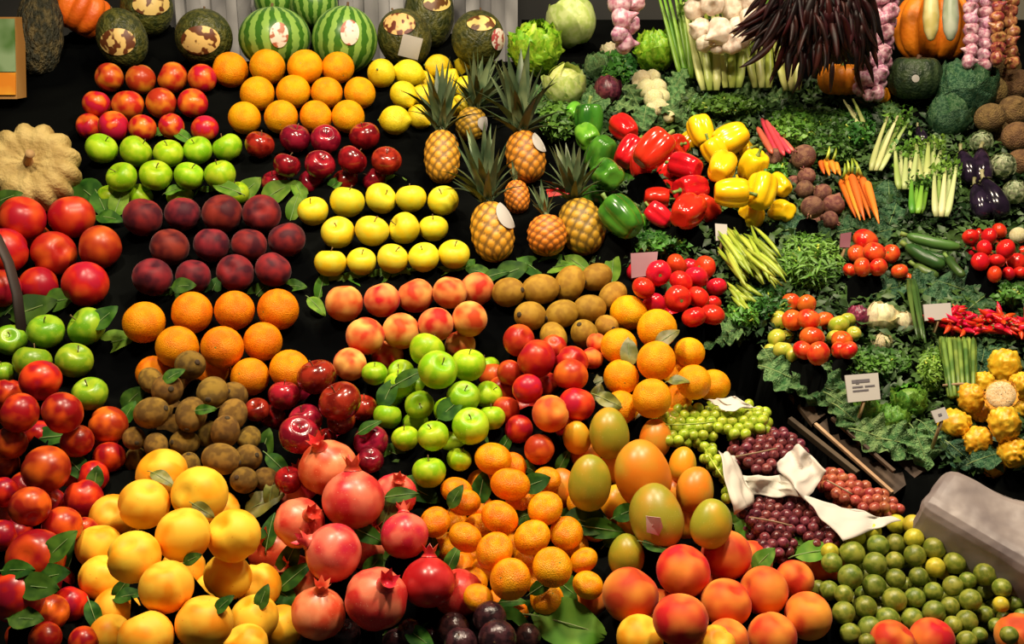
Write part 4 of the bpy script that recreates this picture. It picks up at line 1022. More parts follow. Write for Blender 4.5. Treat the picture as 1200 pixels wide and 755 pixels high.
# cauliflower
p, R = at(762, 110, 18)
cf = obj('cauliflower', None, None, p); tag(cf, 'cream white cauliflower between the purple cabbage and the celery', 'cauliflower')
fm = mesh_from('floret', *lathe(fruit_prof(lambda t: (math.sin(t), -math.cos(t)), 12), 16, lambda p, a, t: p * (1 + .12 * noise.noise(p * 4))), M['cauli'])
for x, y, r_ in [(752, 94, 10), (764, 92, 9), (757, 104, 10), (770, 104, 10), (766, 116, 10), (776, 114, 8), (772, 126, 9), (762, 130, 8), (778, 128, 7), (748, 102, 7), (784, 137, 6)]:
    q_, rr = at(x, y, r_, .03); obj('floret', fm, cf, q_ - p, None, rr * 1.15)
for x, y, a_ in [(742, 112, 120), (790, 112, 50), (755, 138, -100), (788, 130, -40), (735, 125, 160), (795, 95, 60)]:
    q_ = P(x, y, .03); dr = (RIGHT * math.cos(math.radians(a_)) + UP * math.sin(math.radians(a_)) - FWD * .2)
    obj('midrib', RIB, obj('outer_leaf', RND.choice(LF['s']), cf, q_ - p, Matrix((dr.cross(NRM).normalized(), dr.normalized(), dr.cross(NRM).normalized().cross(dr.normalized()))).transposed().to_quaternion(), m_px(34, y)))

# ------------------------------------------------------------------ artichokes
scale_me = leaf_mesh('scale', M['arti'], .46, .6, 0, 7)
for key, lab in [('arti1', 'pale green artichoke touching the dark cabbage'), ('arti2', 'pale green artichoke between the aubergines and the brown roots'), ('arti3', 'pale green artichoke above the small red tomatoes')]:
    p = POS[BIG[key]]; R = RAD[BIG[key]]
    root = obj('artichoke', mesh_from('artichoke_heart', *SH['plum'], M['arti']), None, p, rot_to(TOCAM(p) + UP * .6 + jit(.2)), R * .82); tag(root, lab, 'artichoke')
    for q in range(34):
        u = (q + .5) / 34; el = -.6 + 1.95 * u; az = q * 2.4
        dr = Vector((math.cos(el) * math.cos(az), math.cos(el) * math.sin(az), math.sin(el)))
        tg = Vector((-math.sin(el) * math.cos(az), -math.sin(el) * math.sin(az), math.cos(el))) + dr * .35
        tg.normalize(); xv = tg.cross(dr).normalized(); zv = xv.cross(tg)
        obj('scale', scale_me, root, dr * 1.0 + tg * .15, Matrix((xv, tg, zv)).transposed().to_quaternion(), .75)
# halved pitaya
p = POS[BIG['halfpit']]; R = RAD[BIG['halfpit']]
hv, hf = SH['pitaya']
hv2 = [Vector((v.x, v.y, min(v.z, 0))) for v in hv]
hp = obj('halved_pitaya', mesh_from('halved_pitaya', hv2, hf, M['pitaya']), None, p, rot_to(TOCAM(p) + UP * .25), R); tag(hp, 'halved pitaya showing its pale seeded flesh among the yellow pitayas', 'pitaya')
obj('flesh', mesh_from('flesh', *tube([(0, 0, -.05), (0, 0, .02), (0, 0, .03)], [.86, .86, .5], 28), M['pitaya_cut']), hp)

# ------------------------------------------------------------------ long vegetables
def along(name, pts, rad, m, lab=None, cat=None, grp=None, parent=None, seg=10, flat=1.0):
    o = obj(name, mesh_from(name, *tube(pts, rad, seg, flat), M[m] if isinstance(m, str) else m), parent)
    if lab: tag(o, lab, cat, grp)
    return o
for i, (x0, y0, x1, y1, w_, lab) in enumerate([
        (1063, 276, 1126, 290, 6.5, 'long dark green courgette touching the small red tomatoes'), (1062, 288, 1107, 312, 7.5, 'thick green courgette in the middle of the courgette pile'),
        (1072, 311, 1100, 324, 6, 'short green courgette at the foot of the courgette pile'), (1110, 302, 1130, 324, 5, 'slim dark courgette beside the red tomatoes'),
        (1080, 296, 1120, 306, 6, 'dark green courgette under the long one')]):
    r_ = m_px(w_, y0); h_ = r_ + .012 * (2 - i % 3)
    pts = [P(x0 + (x1 - x0) * t, y0 + (y1 - y0) * t + 2 * math.sin(t * 3), h_) for t in (0, .06, .2, .5, .8, .94, 1)]
    o = along('courgette', pts, [r_ * .3, r_ * .7, r_ * .95, r_, r_ * .95, r_ * .7, r_ * .25], 'courg', lab, 'courgette')
    dr = (pts[0] - pts[1]).normalized()
    along('stem', [pts[0], pts[0] + dr * .012], [r_ * .4, r_ * .45], GREEN_STEM, parent=o, seg=7)
# aubergines
EG = mesh_from('aubergine_body', *SH['egg'], M['egg'])
for x, y, L_, an, lab in [(1164, 232, 24, 105, 'large black aubergine above the small red tomatoes'), (1148, 236, 20, 95, 'black aubergine half behind the large aubergine'), (1150, 196, 22, 80, 'black aubergine in the middle of the aubergine pile'), (1134, 196, 20, 100, 'black aubergine beside the pale fennel'), (1080, 160, 12, 100, 'small dark purple aubergine above the fennel')]:
    r_ = m_px(L_ / 1.25, y); a = math.radians(an)
    ax = RIGHT * math.cos(a) + UP * math.sin(a) + FWD * .5
    o = obj('aubergine', EG, None, P(x, y, r_ * .9), rot_to(ax), r_ * .95); tag(o, lab, 'aubergine'); obj('calyx', PARTS['ecap'], o)
# carrots
def carrot_bunch(lab, lst, tops, r_px):
    p0 = P(lst[0][0], lst[0][1], 0); root = obj('carrot_bunch', None, None, p0); tag(root, lab, 'carrots')
    for i, (x0, y0, x1, y1) in enumerate(lst):
        r_ = m_px(r_px, y0); h_ = .02 + .012 * (i % 3)
        pts = [P(x0 + (x1 - x0) * t, y0 + (y1 - y0) * t, h_) - p0 for t in (0, .05, .3, .7, 1)]
        along('carrot', pts, [r_ * .6, r_, r_ * .95, r_ * .65, r_ * .15], 'carrot', parent=root)
    for i, (x0, y0, x1, y1) in enumerate(tops):
        pts = bez(P(x0, y0, .035) - p0, P((x0 + x1) / 2 + 2, (y0 + y1) / 2, .07) - p0, P(x1, y1, .05) - p0, 5)
        along('stalk', pts, [.0035, .003, .0028, .0025, .0015], 'bean', parent=root, seg=6)
carrot_bunch('bunch of long orange carrots with green stalks between beetroot and fennel', [(986, 212, 1003, 255), (992, 206, 1008, 258), (998, 206, 1013, 258), (1004, 207, 1020, 256), (1010, 209, 1026, 254), (1016, 214, 1030, 262), (990, 220, 1000, 248)],
             [(988, 210, 990, 192), (994, 205, 993, 188), (998, 205, 998, 186), (1004, 206, 1004, 190), (1010, 208, 1000, 186)], 4.4)
carrot_bunch('small bunch of orange carrots behind the long carrots', [(962, 190, 966, 204), (968, 188, 972, 206), (974, 190, 979, 204), (979, 192, 985, 206)], [(968, 188, 972, 172), (975, 190, 980, 174)], 3.6)
# red stalks (rhubarb-like radish bunch)
p0 = P(905, 160, 0); root = obj('red_radish_bunch', None, None, p0); tag(root, 'bunch of long red radishes above the beetroot', 'radishes')
for i, (x0, y0, x1, y1) in enumerate([(893, 140, 912, 182), (898, 142, 919, 182), (903, 148, 926, 180), (888, 150, 905, 180), (908, 156, 930, 178)]):
    r_ = m_px(3.8, y0); pts = [P(x0 + (x1 - x0) * t, y0 + (y1 - y0) * t, .03 + .008 * (i % 2)) - p0 for t in (0, .1, .6, .9, 1)]
    along('radish', pts, [r_ * .5, r_ * .8, r_, r_ * .8, r_ * .3], 'radish', parent=root)
# green beans
for i in range(64):
    x0 = RND.uniform(840, 886); y0 = RND.uniform(264, 296); ln = RND.uniform(36, 56); a = math.radians(RND.uniform(38, 66))
    x1 = x0 + ln * math.cos(a); y1 = min(y0 + ln * math.sin(a), 346); h_ = .012 + .05 * RND.random() * (1 - abs(i - 32) / 60)
    c_ = P((x0 + x1) / 2 + RND.uniform(-5, 5), (y0 + y1) / 2 + RND.uniform(-4, 4), h_ + .012)
    pts = bez(P(x0, y0, h_), c_, P(x1, y1, h_), 6); r_ = .0042
    along('green_bean', pts, [r_ * .3, r_ * .8, r_, r_, r_ * .8, r_ * .2], 'bean', 'pale green bean in the pile between the tomatoes and the herbs', 'bean', 'green beans', seg=6)
for i in range(12):
    x0 = RND.uniform(850, 872); y0 = RND.uniform(330, 350); ln = RND.uniform(20, 30); a = math.radians(RND.uniform(30, 60))
    pts = bez(P(x0, y0, .02), P(x0 + ln * .4, y0 + ln * .4, .03), P(x0 + ln * math.cos(a), y0 + ln * math.sin(a), .02), 5); r_ = .004
    along('green_bean', pts, [r_ * .3, r_ * .9, r_, r_ * .8, r_ * .2], 'bean', 'pale green bean lying loose below the main bean pile', 'bean', 'loose green beans', seg=6)
# asparagus
p0 = P(1120, 430, 0); root = obj('asparagus_bunch', None, None, p0); tag(root, 'bunch of green asparagus spears beside the yellow pitayas', 'asparagus')
for i in range(26):
    u = i / 25; x0 = 1100 + 42 * u + RND.uniform(-2, 2); x1 = 1112 + 32 * u + RND.uniform(-2, 2); h_ = .012 + .008 * (i % 4)
    pts = [P(x0 + (x1 - x0) * t, 395 + RND.uniform(-1, 1) + 70 * t, h_) - p0 for t in (0, .06, .18, .6, 1)]; r_ = .0036
    s_ = along('spear', pts, [r_ * .2, r_ * 1.0, r_ * 1.15, r_, r_ * .95], 'asp', parent=root, seg=7)
along('band', [P(1105, 452, .03) - p0, P(1126, 450, .045) - p0, P(1146, 452, .03) - p0], [.0022] * 3, 'string', parent=root, seg=6)
# celery, fennel
def stalks(lab, cat, name, x0, y0, x1, y1, wpx, n, m, mt, k=.04, top=True, fan=1.6, db=None):
    d0 = depth(y0, .02) if db is None else db
    p0 = PDp(x0, y0, d0); root = obj(name, None, None, p0); tag(root, lab, cat)
    for i in range(n):
        s_ = (i + .5) / n * 2 - 1
        bx = x0 + s_ * wpx * .75; tx = x1 + s_ * wpx * fan; dz = .02 * (i % 2) - .01
        pts = bez(PDp(bx, y0, d0 + dz) - p0, PDp(bx + s_ * wpx * .3 + (tx - bx) * .3, y0 + (y1 - y0) * .4, d0 + dz + k * .4 - .02) - p0, PDp(tx, y1 + RND.uniform(-6, 6), d0 + dz + k) - p0, 7)
        r_ = m_px(wpx, y0) / n * 1.6
        along('stalk', pts, [r_ * .8, r_ * 1.25, r_ * 1.2, r_ * 1.0, r_ * .85, r_ * .7, r_ * .5], m, parent=root, seg=9, flat=.6)
    if top:
        V = []; Fc = []
        for i in range(140):
            s_ = RND.uniform(-1, 1); c_ = PDp(x1 + s_ * wpx * fan * 1.15, y1 + RND.gauss(0, abs(y1 - y0) * .16), d0 + k + RND.uniform(-.03, .03)) - p0
            q_ = rot_to(jit(1)); L_ = m_px(RND.uniform(5, 9), y1); o_ = len(V)
            V += [c_ + q_ @ Vector(v_) * L_ for v_ in ((0, -.5, 0), (.3, 0, .1), (0, .5, 0), (-.3, 0, .1))]; Fc += [(o_, o_ + 1, o_ + 2), (o_, o_ + 2, o_ + 3)]
        o = obj('leafy_top', mesh_from('leafy_top', V, Fc, M[mt]), root); o['kind'] = 'stuff'
    return root
stalks('pale celery bunch under the white garlic, nearest the green lettuce', 'celery', 'celery', 832, 106, 818, 8, 13, 5, 'celery', 'herb_b', .06)
stalks('pale celery bunch standing directly under the white garlic', 'celery', 'celery', 858, 103, 856, 6, 13, 5, 'celery', 'herb_b', .06)
stalks('pale celery bunch between the white garlic and the dried chillies', 'celery', 'celery', 893, 103, 882, 10, 13, 5, 'celery', 'herb_b', .06)
stalks('pale celery bunch behind the hanging dried chillies', 'celery', 'celery', 928, 106, 914, 14, 12, 5, 'celery', 'herb_b', .06)
stalks('green leek bunch between the lettuce and the white garlic', 'leek', 'leek', 806, 92, 786, -12, 12, 6, 'celery_g', 'herb', .05, False)
stalks('fennel with a pale base lying above the carrots', 'fennel', 'fennel', 1026, 200, 1052, 142, 9, 5, 'fennel', 'herb_b', .10)
stalks('short pale fennel beside the dark aubergines', 'fennel', 'fennel', 1060, 222, 1062, 178, 10, 5, 'fennel', 'herb_b', .08)
stalks('pale fennel with bright green tops beside the aubergines', 'fennel', 'fennel', 1086, 210, 1088, 172, 11, 5, 'fennel', 'herb_b', .08)
stalks('pale fennel resting above the courgettes', 'fennel', 'fennel', 1103, 254, 1108, 200, 10, 5, 'fennel', 'herb_b', .08)
stalks('small fennel leaning beside the carrots', 'fennel', 'fennel', 1074, 250, 1078, 212, 8, 4, 'celery_g', 'herb', .08)
stalks('thin white spring onion lying across the parsley', 'spring onion', 'spring_onion', 1012, 152, 994, 120, 5, 3, 'fennel', 'herb', .06, False)
stalks('dark leek leaves hanging beside the pale endive', 'leek', 'leek', 1068, 328, 1080, 398, 6, 4, 'courg', 'herb', -.14, False, 1.0)

# ------------------------------------------------------------------ herbs and the bed of greens
def herb(lab, cat, name, x, y, wx, wy, n, lpx, m, dome=.05, thin=.3):
    p0 = P(x, y, -.02); root = obj(name, None, None, p0); tag(root, lab, cat)
    V = []; Fc = []
    for i in range(n):
        a = RND.uniform(0, 6.283); r_ = math.sqrt(RND.random())
        h_ = dome * (1 - r_ * r_) * RND.uniform(.5, 1.1)
        c_ = P(x + wx * r_ * math.cos(a), y + wy * r_ * math.sin(a), h_) - p0
        L_ = m_px(lpx, y) * RND.uniform(.6, 1.3)
        q_ = rot_to(NRM + jit(.7), RND.uniform(0, 6.28)); o_ = len(V)
        V += [c_ + q_ @ Vector(v_) * L_ for v_ in ((0, -.5, -.1), (thin, -.05, .08), (0, .5, -.08), (-thin, -.05, .08), (0, 0, 0))]
        Fc += [(o_, o_ + 1, o_ + 4), (o_ + 1, o_ + 2, o_ + 4), (o_ + 2, o_ + 3, o_ + 4), (o_ + 3, o_, o_ + 4)]
    o = obj('foliage', mesh_from('foliage', V, Fc, M[m]), root); o['kind'] = 'stuff'
    for i in range(7):
        a = RND.uniform(0, 6.283)
        along('stem', [P(x, y + wy * .5, .0) - p0, P(x + wx * .6 * math.cos(a), y + wy * .6 * math.sin(a), dome * .7) - p0], [.003, .0015], 'bean', parent=root, seg=5)
herb('dark green parsley bunch under the hanging dried chillies', 'parsley', 'parsley', 930, 150, 34, 24, 900, 8, 'herb_b')
herb('thick dark green parsley bunch behind the beetroot', 'parsley', 'parsley', 972, 160, 40, 34, 1300, 8, 'herb')
herb('parsley bunch beside the pale fennel', 'parsley', 'parsley', 1004, 150, 22, 26, 500, 8, 'herb')
herb('loose green salad herbs between the beans and the tomato mound', 'herb', 'salad_herb', 950, 305, 38, 34, 700, 14, 'herb_b', .05, .12)
herb('dark green herbs below the green beans', 'herb', 'salad_herb', 900, 356, 34, 22, 420, 11, 'herb', .03, .2)
herb('green herb tuft below the loose beans', 'herb', 'salad_herb', 872, 368, 22, 16, 260, 10, 'herb_b', .03, .2)
herb('green parsley bed above the price sign', 'parsley', 'parsley', 1020, 425, 48, 18, 700, 9, 'herb', .03)
herb('light green herb bunch beside the asparagus', 'herb', 'salad_herb', 1092, 432, 16, 26, 420, 9, 'herb_b', .04, .2)
herb('dark green leaves beside the light green peppers', 'herb', 'salad_herb', 655, 140, 22, 24, 380, 12, 'herb', .04)
herb('dark green leaves below the curly lettuce', 'herb', 'salad_herb', 720, 78, 26, 20, 360, 11, 'herb', .03)
herb('dark green broccoli-like greens above the yellow peppers', 'herb', 'salad_herb', 850, 122, 46, 14, 600, 9, 'herb', .04)
herb('green leaf bunch below the red bell peppers', 'herb', 'salad_herb', 770, 285, 50, 14, 520, 11, 'herb', .03)
herb('green leaves between the yellow peppers and the beetroot', 'herb', 'salad_herb', 912, 200, 12, 22, 160, 9, 'herb_b', .02)
herb('greenish tuft below the small red tomatoes', 'herb', 'salad_herb', 1182, 345, 22, 12, 260, 10, 'herb', .03)
# bed
bed_poly = [(640, 75), (960, 95), (1200, 105), (1320, 120), (1320, 560), (1115, 545), (1000, 500), (905, 408), (840, 385), (720, 300), (700, 180), (630, 120)]
bu = [uv(P(x, y, 0)) for x, y in bed_poly]
au = np.array(bu); nb = 30000
rs = np.random.RandomState(3)
cu = rs.uniform(au[:, 0].min(), au[:, 0].max(), nb); cv = rs.uniform(au[:, 1].min(), au[:, 1].max(), nb)
kk_ = inpoly(cu, cv, bu) & ~inpoly(cu, cv, TU)
V = []; Fc = []
for a, b in zip(cu[kk_], cv[kk_]):
    c_ = O0 + RIGHT * float(a) + VUP * float(b) + NRM * RND.uniform(-.018, .008)
    L_ = RND.uniform(.012, .030); q_ = rot_to(NRM + jit(.5), RND.uniform(0, 6.28)); o_ = len(V)
    V += [c_ + q_ @ Vector(v_) * L_ for v_ in ((0, -.5, -.1), (.26, -.05, .08), (0, .5, -.08), (-.26, -.05, .08), (0, 0, 0))]
    Fc += [(o_, o_ + 1, o_ + 4), (o_ + 1, o_ + 2, o_ + 4), (o_ + 2, o_ + 3, o_ + 4), (o_ + 3, o_, o_ + 4)]
tag(obj('bed_of_greens', mesh_from('bed_of_greens', V, Fc, M['bed'])), 'bed of dark green leaves spread under the vegetables', 'greens', None, 'stuff')
# large savoy and cabbage leaves lining the crates
def bigleaves(lab, grp, kind, data):
    for e_ in data.split(','):
        x, y, ln, an = [float(s_) for s_ in e_.split()]
        leaf(x, y, ln, an, kind, lab, grp, 'leaf', 'savoy_leaf' if kind == 's' else 'cabbage_leaf', .02, .6)
bigleaves('crinkled savoy leaf hanging over the crate edge below the mixed tomatoes', 'savoy leaves below the mixed tomatoes', 's', '925 442 60 -25,952 452 60 -60,975 458 56 -20,905 425 40 -60,990 475 46 -40')
bigleaves('crinkled savoy leaf hanging over the crate edge below the small lettuces', 'savoy leaves below the lettuces', 's', '1000 492 50 -45,1030 512 60 -25,1062 520 56 -15,1080 525 54 -80,1096 510 44 -50')
bigleaves('pale green leaf edging the crate below the red tomatoes', 'leaves edging the red tomatoes', 's', '826 395 56 6,856 388 44 20,802 390 40 -8')
bigleaves('dark cabbage leaf lying between the courgettes and the red chillies', 'dark cabbage leaves above the chillies', 'c', '1088 338 60 20,1125 338 60 160,1150 350 50 30,1105 352 50 0,1045 338 44 20,1020 335 40 160')
bigleaves('light green leaf under the red chillies', 'leaves under the chillies', 's', '1138 392 56 0,1175 394 46 10,1108 388 40 -10')
bigleaves('dark cabbage leaf beside the carrots', 'dark leaves beside the carrots', 'c', '1042 232 52 80,1046 252 40 60,1000 268 40 10,935 268 50 5,960 276 40 -10,1030 272 40 10')
bigleaves('green cabbage leaf beside the dark green peppers', 'leaves beside the green peppers', 's', '745 285 40 30,700 292 36 60,722 295 40 -20,755 240 30 80,640 118 44 20,720 135 44 60,700 118 40 20')
bigleaves('dark leaf hanging beside the yellow pitayas', 'dark leaves beside the pitayas', 'c', '1150 428 50 70,1160 410 44 20,1130 535 44 -40,1158 535 40 20,1105 520 34 -60')
bigleaves('crinkled dark leaf between the celery and the yellow peppers', 'leaves below the celery', 's', '805 118 44 20,822 128 46 170,790 145 44 50,880 118 46 10,915 116 40 170,870 130 34 0,1040 135 40 60,800 100 36 70')

# ------------------------------------------------------------------ grapes
GS = {m: mesh_from('grape', *SH['sph'], M[m]) for m in ('ggrape', 'rgrape', 'pgrape')}
def grapes(lab, ells, rpx, m, layers=3, grp=None):
    x0, y0 = ells[0][0], ells[0][1]; p0 = P(x0, y0, 0); root = obj('grape_bunch', None, None, p0); tag(root, lab, 'grapes', grp)
    R = m_px(rpx, y0); pts = []
    def inside(x, y, sh_):
        return any((((x - a) * math.cos(t) + (y - b) * math.sin(t)) / (rx * sh_)) ** 2 + ((-(x - a) * math.sin(t) + (y - b) * math.cos(t)) / (ry * sh_)) ** 2 < 1 for a, b, rx, ry, t in ells)
    xs = [e_[0] for e_ in ells]; ys = [e_[1] for e_ in ells]; mx_ = max(max(e_[2], e_[3]) for e_ in ells)
    u0, v0 = uv(P(min(xs) - mx_, max(ys) + mx_, 0)); u1, v1 = uv(P(max(xs) + mx_, min(ys) - mx_, 0))
    for ly in range(layers):
        j = 0; v = v0 + ly * R * .6
        while v < v1:
            u = u0 + (j % 2) * R + ly * R
            while u < u1:
                h_ = R * (.9 + 1.35 * ly) + RND.uniform(-.2, .3) * R - .012
                q = O0 + RIGHT * (u + RND.uniform(-.18, .18) * R) + VUP * (v + RND.uniform(-.18, .18) * R) + NRM * h_
                w_ = q - CAM; dz = w_.dot(FWD); X = 600 + F * w_.dot(RIGHT) / dz; Y = 377.5 - F * w_.dot(UP) / dz
                if inside(X, Y, 1.0 - .12 * ly): pts.append(q)
                u += 1.92 * R
            v += 1.66 * R; j += 1
    for q in pts:
        obj('grape', GS[m], root, q - p0, rot_to(jit(1)), (R, R, R * RND.uniform(1.0, 1.15)))
    for i in range(1):
        a, b, rx, ry, t = ells[i % len(ells)]
        pp = [P(a - rx * .7 * math.cos(t), b - rx * .7 * math.sin(t), R * 4) - p0, P(a, b + RND.uniform(-3, 3), R * 4.6) - p0, P(a + rx * .6 * math.cos(t), b + rx * .6 * math.sin(t), R * 4) - p0]
        along('stem', bez(*pp, 5), [.0012] * 5, 'bean' if m == 'ggrape' else 'string', parent=root, seg=5)
grapes('large bunch of pale green grapes below the bright oranges', [(808, 496, 48, 25, -.05), (868, 494, 36, 21, .05), (790, 508, 26, 18, .2)], 6.2, 'ggrape')
grapes('narrow bunch of green grapes between the mangoes and the white paper', [(838, 545, 34, 10, 1.0), (857, 580, 14, 10, .8)], 6.0, 'ggrape')
grapes('bunch of dark red grapes lying on the white paper above the stems', [(888, 530, 38, 20, -.2), (920, 522, 24, 18, .3), (898, 545, 22, 12, 0)], 6.4, 'rgrape')
grapes('bunch of dark red grapes in front of the white paper', [(905, 612, 40, 26, .2), (935, 608, 34, 22, .2), (962, 632, 24, 14, .2), (908, 640, 26, 18, .3)], 6.4, 'rgrape', 3)
grapes('bunch of rosy grapes at the edge beside the plastic-wrapped box', [(985, 572, 26, 20, .5), (1010, 585, 36, 17, .25), (1035, 593, 22, 11, .2)], 6.6, 'pgrape')

# ------------------------------------------------------------------ crumpled white paper
def sheet(lab, corners, hs_, amp, n=16, name='tissue_paper'):
    v = []; f = []
    for j in range(n):
        for i in range(n):
            a = i / (n - 1); b = j / (n - 1)
            x = (1 - b) * ((1 - a) * corners[0][0] + a * corners[1][0]) + b * ((1 - a) * corners[3][0] + a * corners[2][0])
            y = (1 - b) * ((1 - a) * corners[0][1] + a * corners[1][1]) + b * ((1 - a) * corners[3][1] + a * corners[2][1])
            h_ = (1 - b) * ((1 - a) * hs_[0] + a * hs_[1]) + b * ((1 - a) * hs_[3] + a * hs_[2])
            q = Vector((x * .028, y * .028, 1.7)); h_ += amp * (abs(noise.noise(q)) * 1.5 + .25 * noise.noise(q * 2.7)) - amp * .4
            x += 5 * noise.noise(Vector((a * 3, b * 3, x0_ := corners[0][0]))); y += 5 * noise.noise(Vector((b * 3, a * 3, corners[0][1])))
            v.append(P(x, y, h_))
    for j in range(n - 1):
        for i in range(n - 1):
            a = j * n + i; f.append((a, a + n, a + n + 1, a + 1))
    o = obj(name, mesh_from(name, v, f, M['paper'])); tag(o, lab, 'paper')
    md = o.modifiers.new('thickness', 'SOLIDIFY'); md.thickness = .0012
    return o
sheet('crumpled white paper standing between the dark and the rosy grapes', [(908, 545), (936, 520), (968, 552), (946, 588)], (.03, .045, .045, .04), .04)
sheet('white paper strip between the green grapes and the dark red grapes', [(842, 528), (862, 535), (884, 590), (860, 604)], (.04, .03, .03, .03), .03)
sheet('white paper under the stems of the dark red grapes', [(868, 556), (930, 558), (945, 582), (872, 580)], (.02, .03, .03, .02), .03)
sheet('smooth white paper band between the red grapes and the green plums', [(940, 580), (1000, 598), (1056, 610), (988, 634)], (.04, .035, .03, .035), .012)
sheet('pale paper edge behind the large bunch of green grapes', [(828, 468), (862, 466), (888, 478), (850, 482)], (.03, .04, .03, .04), .01)

# ------------------------------------------------------------------ red chilli pile
ch = bez((0, 0, 0), (.12, 0, -.5), (-.04, 0, -1), 7)
CHM = mesh_from('chilli_body', *tube(ch, [.06, .15, .17, .16, .12, .07, .015], 8), M['rchili'])
CHS = mesh_from('stem', *tube([(0, 0, .16), (0, 0, -.02)], [.025, .05], 6), GREEN_STEM)
for i in range(190):
    u = RND.random(); x = 1090 + 125 * u; y = 374 + 9 * u + RND.uniform(-10, 9) * (.7 + .5 * math.sin(u * 3.1)); h_ = .012 + RND.random() * .028 * (1 - abs(y - 378) / 20)
    o = obj('red_chilli', CHM, None, P(x, y, h_), rot_to(Vector((RND.gauss(0, 1), RND.gauss(0, .7), RND.gauss(0, .35)))), m_px(RND.uniform(15, 21), y))
    tag(o, 'small shiny red chilli in the long tray of chillies', 'chilli', 'red chillies in the tray'); obj('stem', CHS, o)

# ------------------------------------------------------------------ things hanging from the rail over the stall
rail_p0 = PDp(560, -60, 2.32); rail_p1 = PDp(1330, -60, 2.32)
rl = obj('hanging_rail', mesh_from('hanging_rail', *tube([rail_p0, rail_p1], [.012, .012], 12), M['wood'])); tag(rl, 'dark rail above the stall that carries the garlic and chillies', 'rail')
along('bracket', [rail_p0, rail_p0 + Vector((0, .72, 0))], [.01, .01], 'wood', parent=rl)
along('bracket', [rail_p1, rail_p1 + Vector((0, .72, 0))], [.01, .01], 'wood', parent=rl)
CHD = [mesh_from('chilli', *tube(bez((0, 0, 0), (b_, .03, -.5), (b_ * .2, -.05, -1), 8), [.03, .075, .095, .095, .085, .07, .045, .008], 7, .6), M['chili']) for b_ in (.12, -.16, .25, -.06)]
p0 = PDp(962, -50, 2.32); root = obj('dried_chilli_bunch', None, None, p0); tag(root, 'big hanging bunch of dark dried chillies above the parsley', 'chillies')
along('string', [Vector((0, 0, .03)), Vector((0, 0, -.05))], [.006, .006], 'string', parent=root, seg=6)
for i in range(230):
    u = RND.random(); an = RND.gauss(0, .55)
    x = 962 + RND.uniform(-50, 52) + an * 10; y = -24 + 100 * u * RND.uniform(.4, 1.0)
    dp = 2.26 + RND.gauss(0, .03)
    ln = m_px(RND.uniform(32, 50), 40) * .92
    side = (x - 962) / 75
    dr = Vector((-.55 * side + RND.gauss(0, .22), RND.gauss(0, .25), 1)) if x > 915 else Vector((RND.uniform(.3, 1.3), RND.gauss(0, .2), 1))
    o = obj('chilli', CHD[i % 4], root, PDp(x, y, dp) - p0, rot_to(dr, RND.uniform(0, 6.28)), ln)
for i in range(22):     # the straggling ones over the garlic
    x = RND.uniform(900, 925); y = RND.uniform(0, 28)
    o = obj('chilli', CHD[i % 4], root, PDp(x, y, 2.27 + RND.gauss(0, .02)) - p0, rot_to(Vector((RND.uniform(.7, 1.9), RND.gauss(0, .2), 1)), RND.uniform(0, 6.28)), m_px(RND.uniform(38, 50), 40) * .9)
GM = {m: mesh_from('bulb', *SH['gar'], M[m]) for m in ('garlic', 'pgarlic')}
M['onion'] = mat('red_onion_skin', (.22, .03, .03), (.46, .20, .08), nscale=2, rough=.3, rnd=.2)
GM['onion'] = mesh_from('bulb', *SH['gar'], M['onion'])
def string_of(lab, cat, name, m, bulbs, dp, top):
    p0 = PDp(top[0], top[1], dp + .02); root = obj(name, None, None, p0); tag(root, lab, cat)
    for i, (x, y, r_) in enumerate(bulbs):
        dd = dp + (.012 if i % 2 else -.012); R = r_ * dd / F
        o = obj('bulb', GM[m], root, PDp(x, y, dd) - p0, rot_to(jit(.8) + Vector((0, -.5, .5))), R)
    last = bulbs[-1]; pts = [Vector((0, 0, 0))] + [PDp(x, y, dp + .02) - p0 for x, y, r_ in bulbs[1::max(1, len(bulbs) // 4)]] + [PDp(last[0], last[1], dp + .02) - p0]
    along('braid', pts, [.007] * len(pts), 'string', parent=root, seg=7)
wg = []
for x, y, r_ in [(818, -14, 15), (845, -16, 15), (872, -14, 15), (815, 10, 15), (835, 4, 15), (858, 8, 16), (880, 2, 14), (820, 34, 14), (844, 37, 18), (866, 30, 13), (880, 22, 15), (826, 50, 12), (858, 52, 13), (842, 56, 11), (870, 46, 12), (890, 12, 11)]: wg.append((x, y, r_))
string_of('hanging cluster of white garlic bulbs above the celery', 'garlic', 'garlic_cluster', 'garlic', wg, 2.40, (850, -60))
pb = []
for i in range(12):
    y = -28 + i * 12.0; xm = 1040 - i * 1.9
    pb += [(xm - 9 + RND.uniform(-2, 2), y, 10.5), (xm + 9 + RND.uniform(-2, 2), y + 5, 10.5), (xm + RND.uniform(-3, 3), y + 2, 9.5)]
pb.append((1018, 112, 8))
string_of('long string of pink garlic beside the dried chillies', 'garlic', 'garlic_string', 'pgarlic', pb, 2.40, (1042, -60))
pb2 = []
for i in range(9):
    y = -28 + i * 12.5; pb2 += [(1148 - i * .6 - 7 + RND.uniform(-2, 2), y, 9.5), (1148 - i * .6 + 8 + RND.uniform(-2, 2), y + 5, 9.5)]
string_of('string of pink garlic in front of the dark cabbage', 'garlic', 'garlic_string', 'pgarlic', pb2, 2.38, (1149, -60))
pb3 = []
for i in range(9):
    y = -28 + i * 12; pb3 += [(1176 - 7 + RND.uniform(-2, 2), y, 9), (1176 + 9 + RND.uniform(-2, 2), y + 5, 9)]
string_of('string of reddish brown onions hanging beside the grey wall', 'onions', 'onion_string', 'onion', pb3, 2.38, (1177, -60))
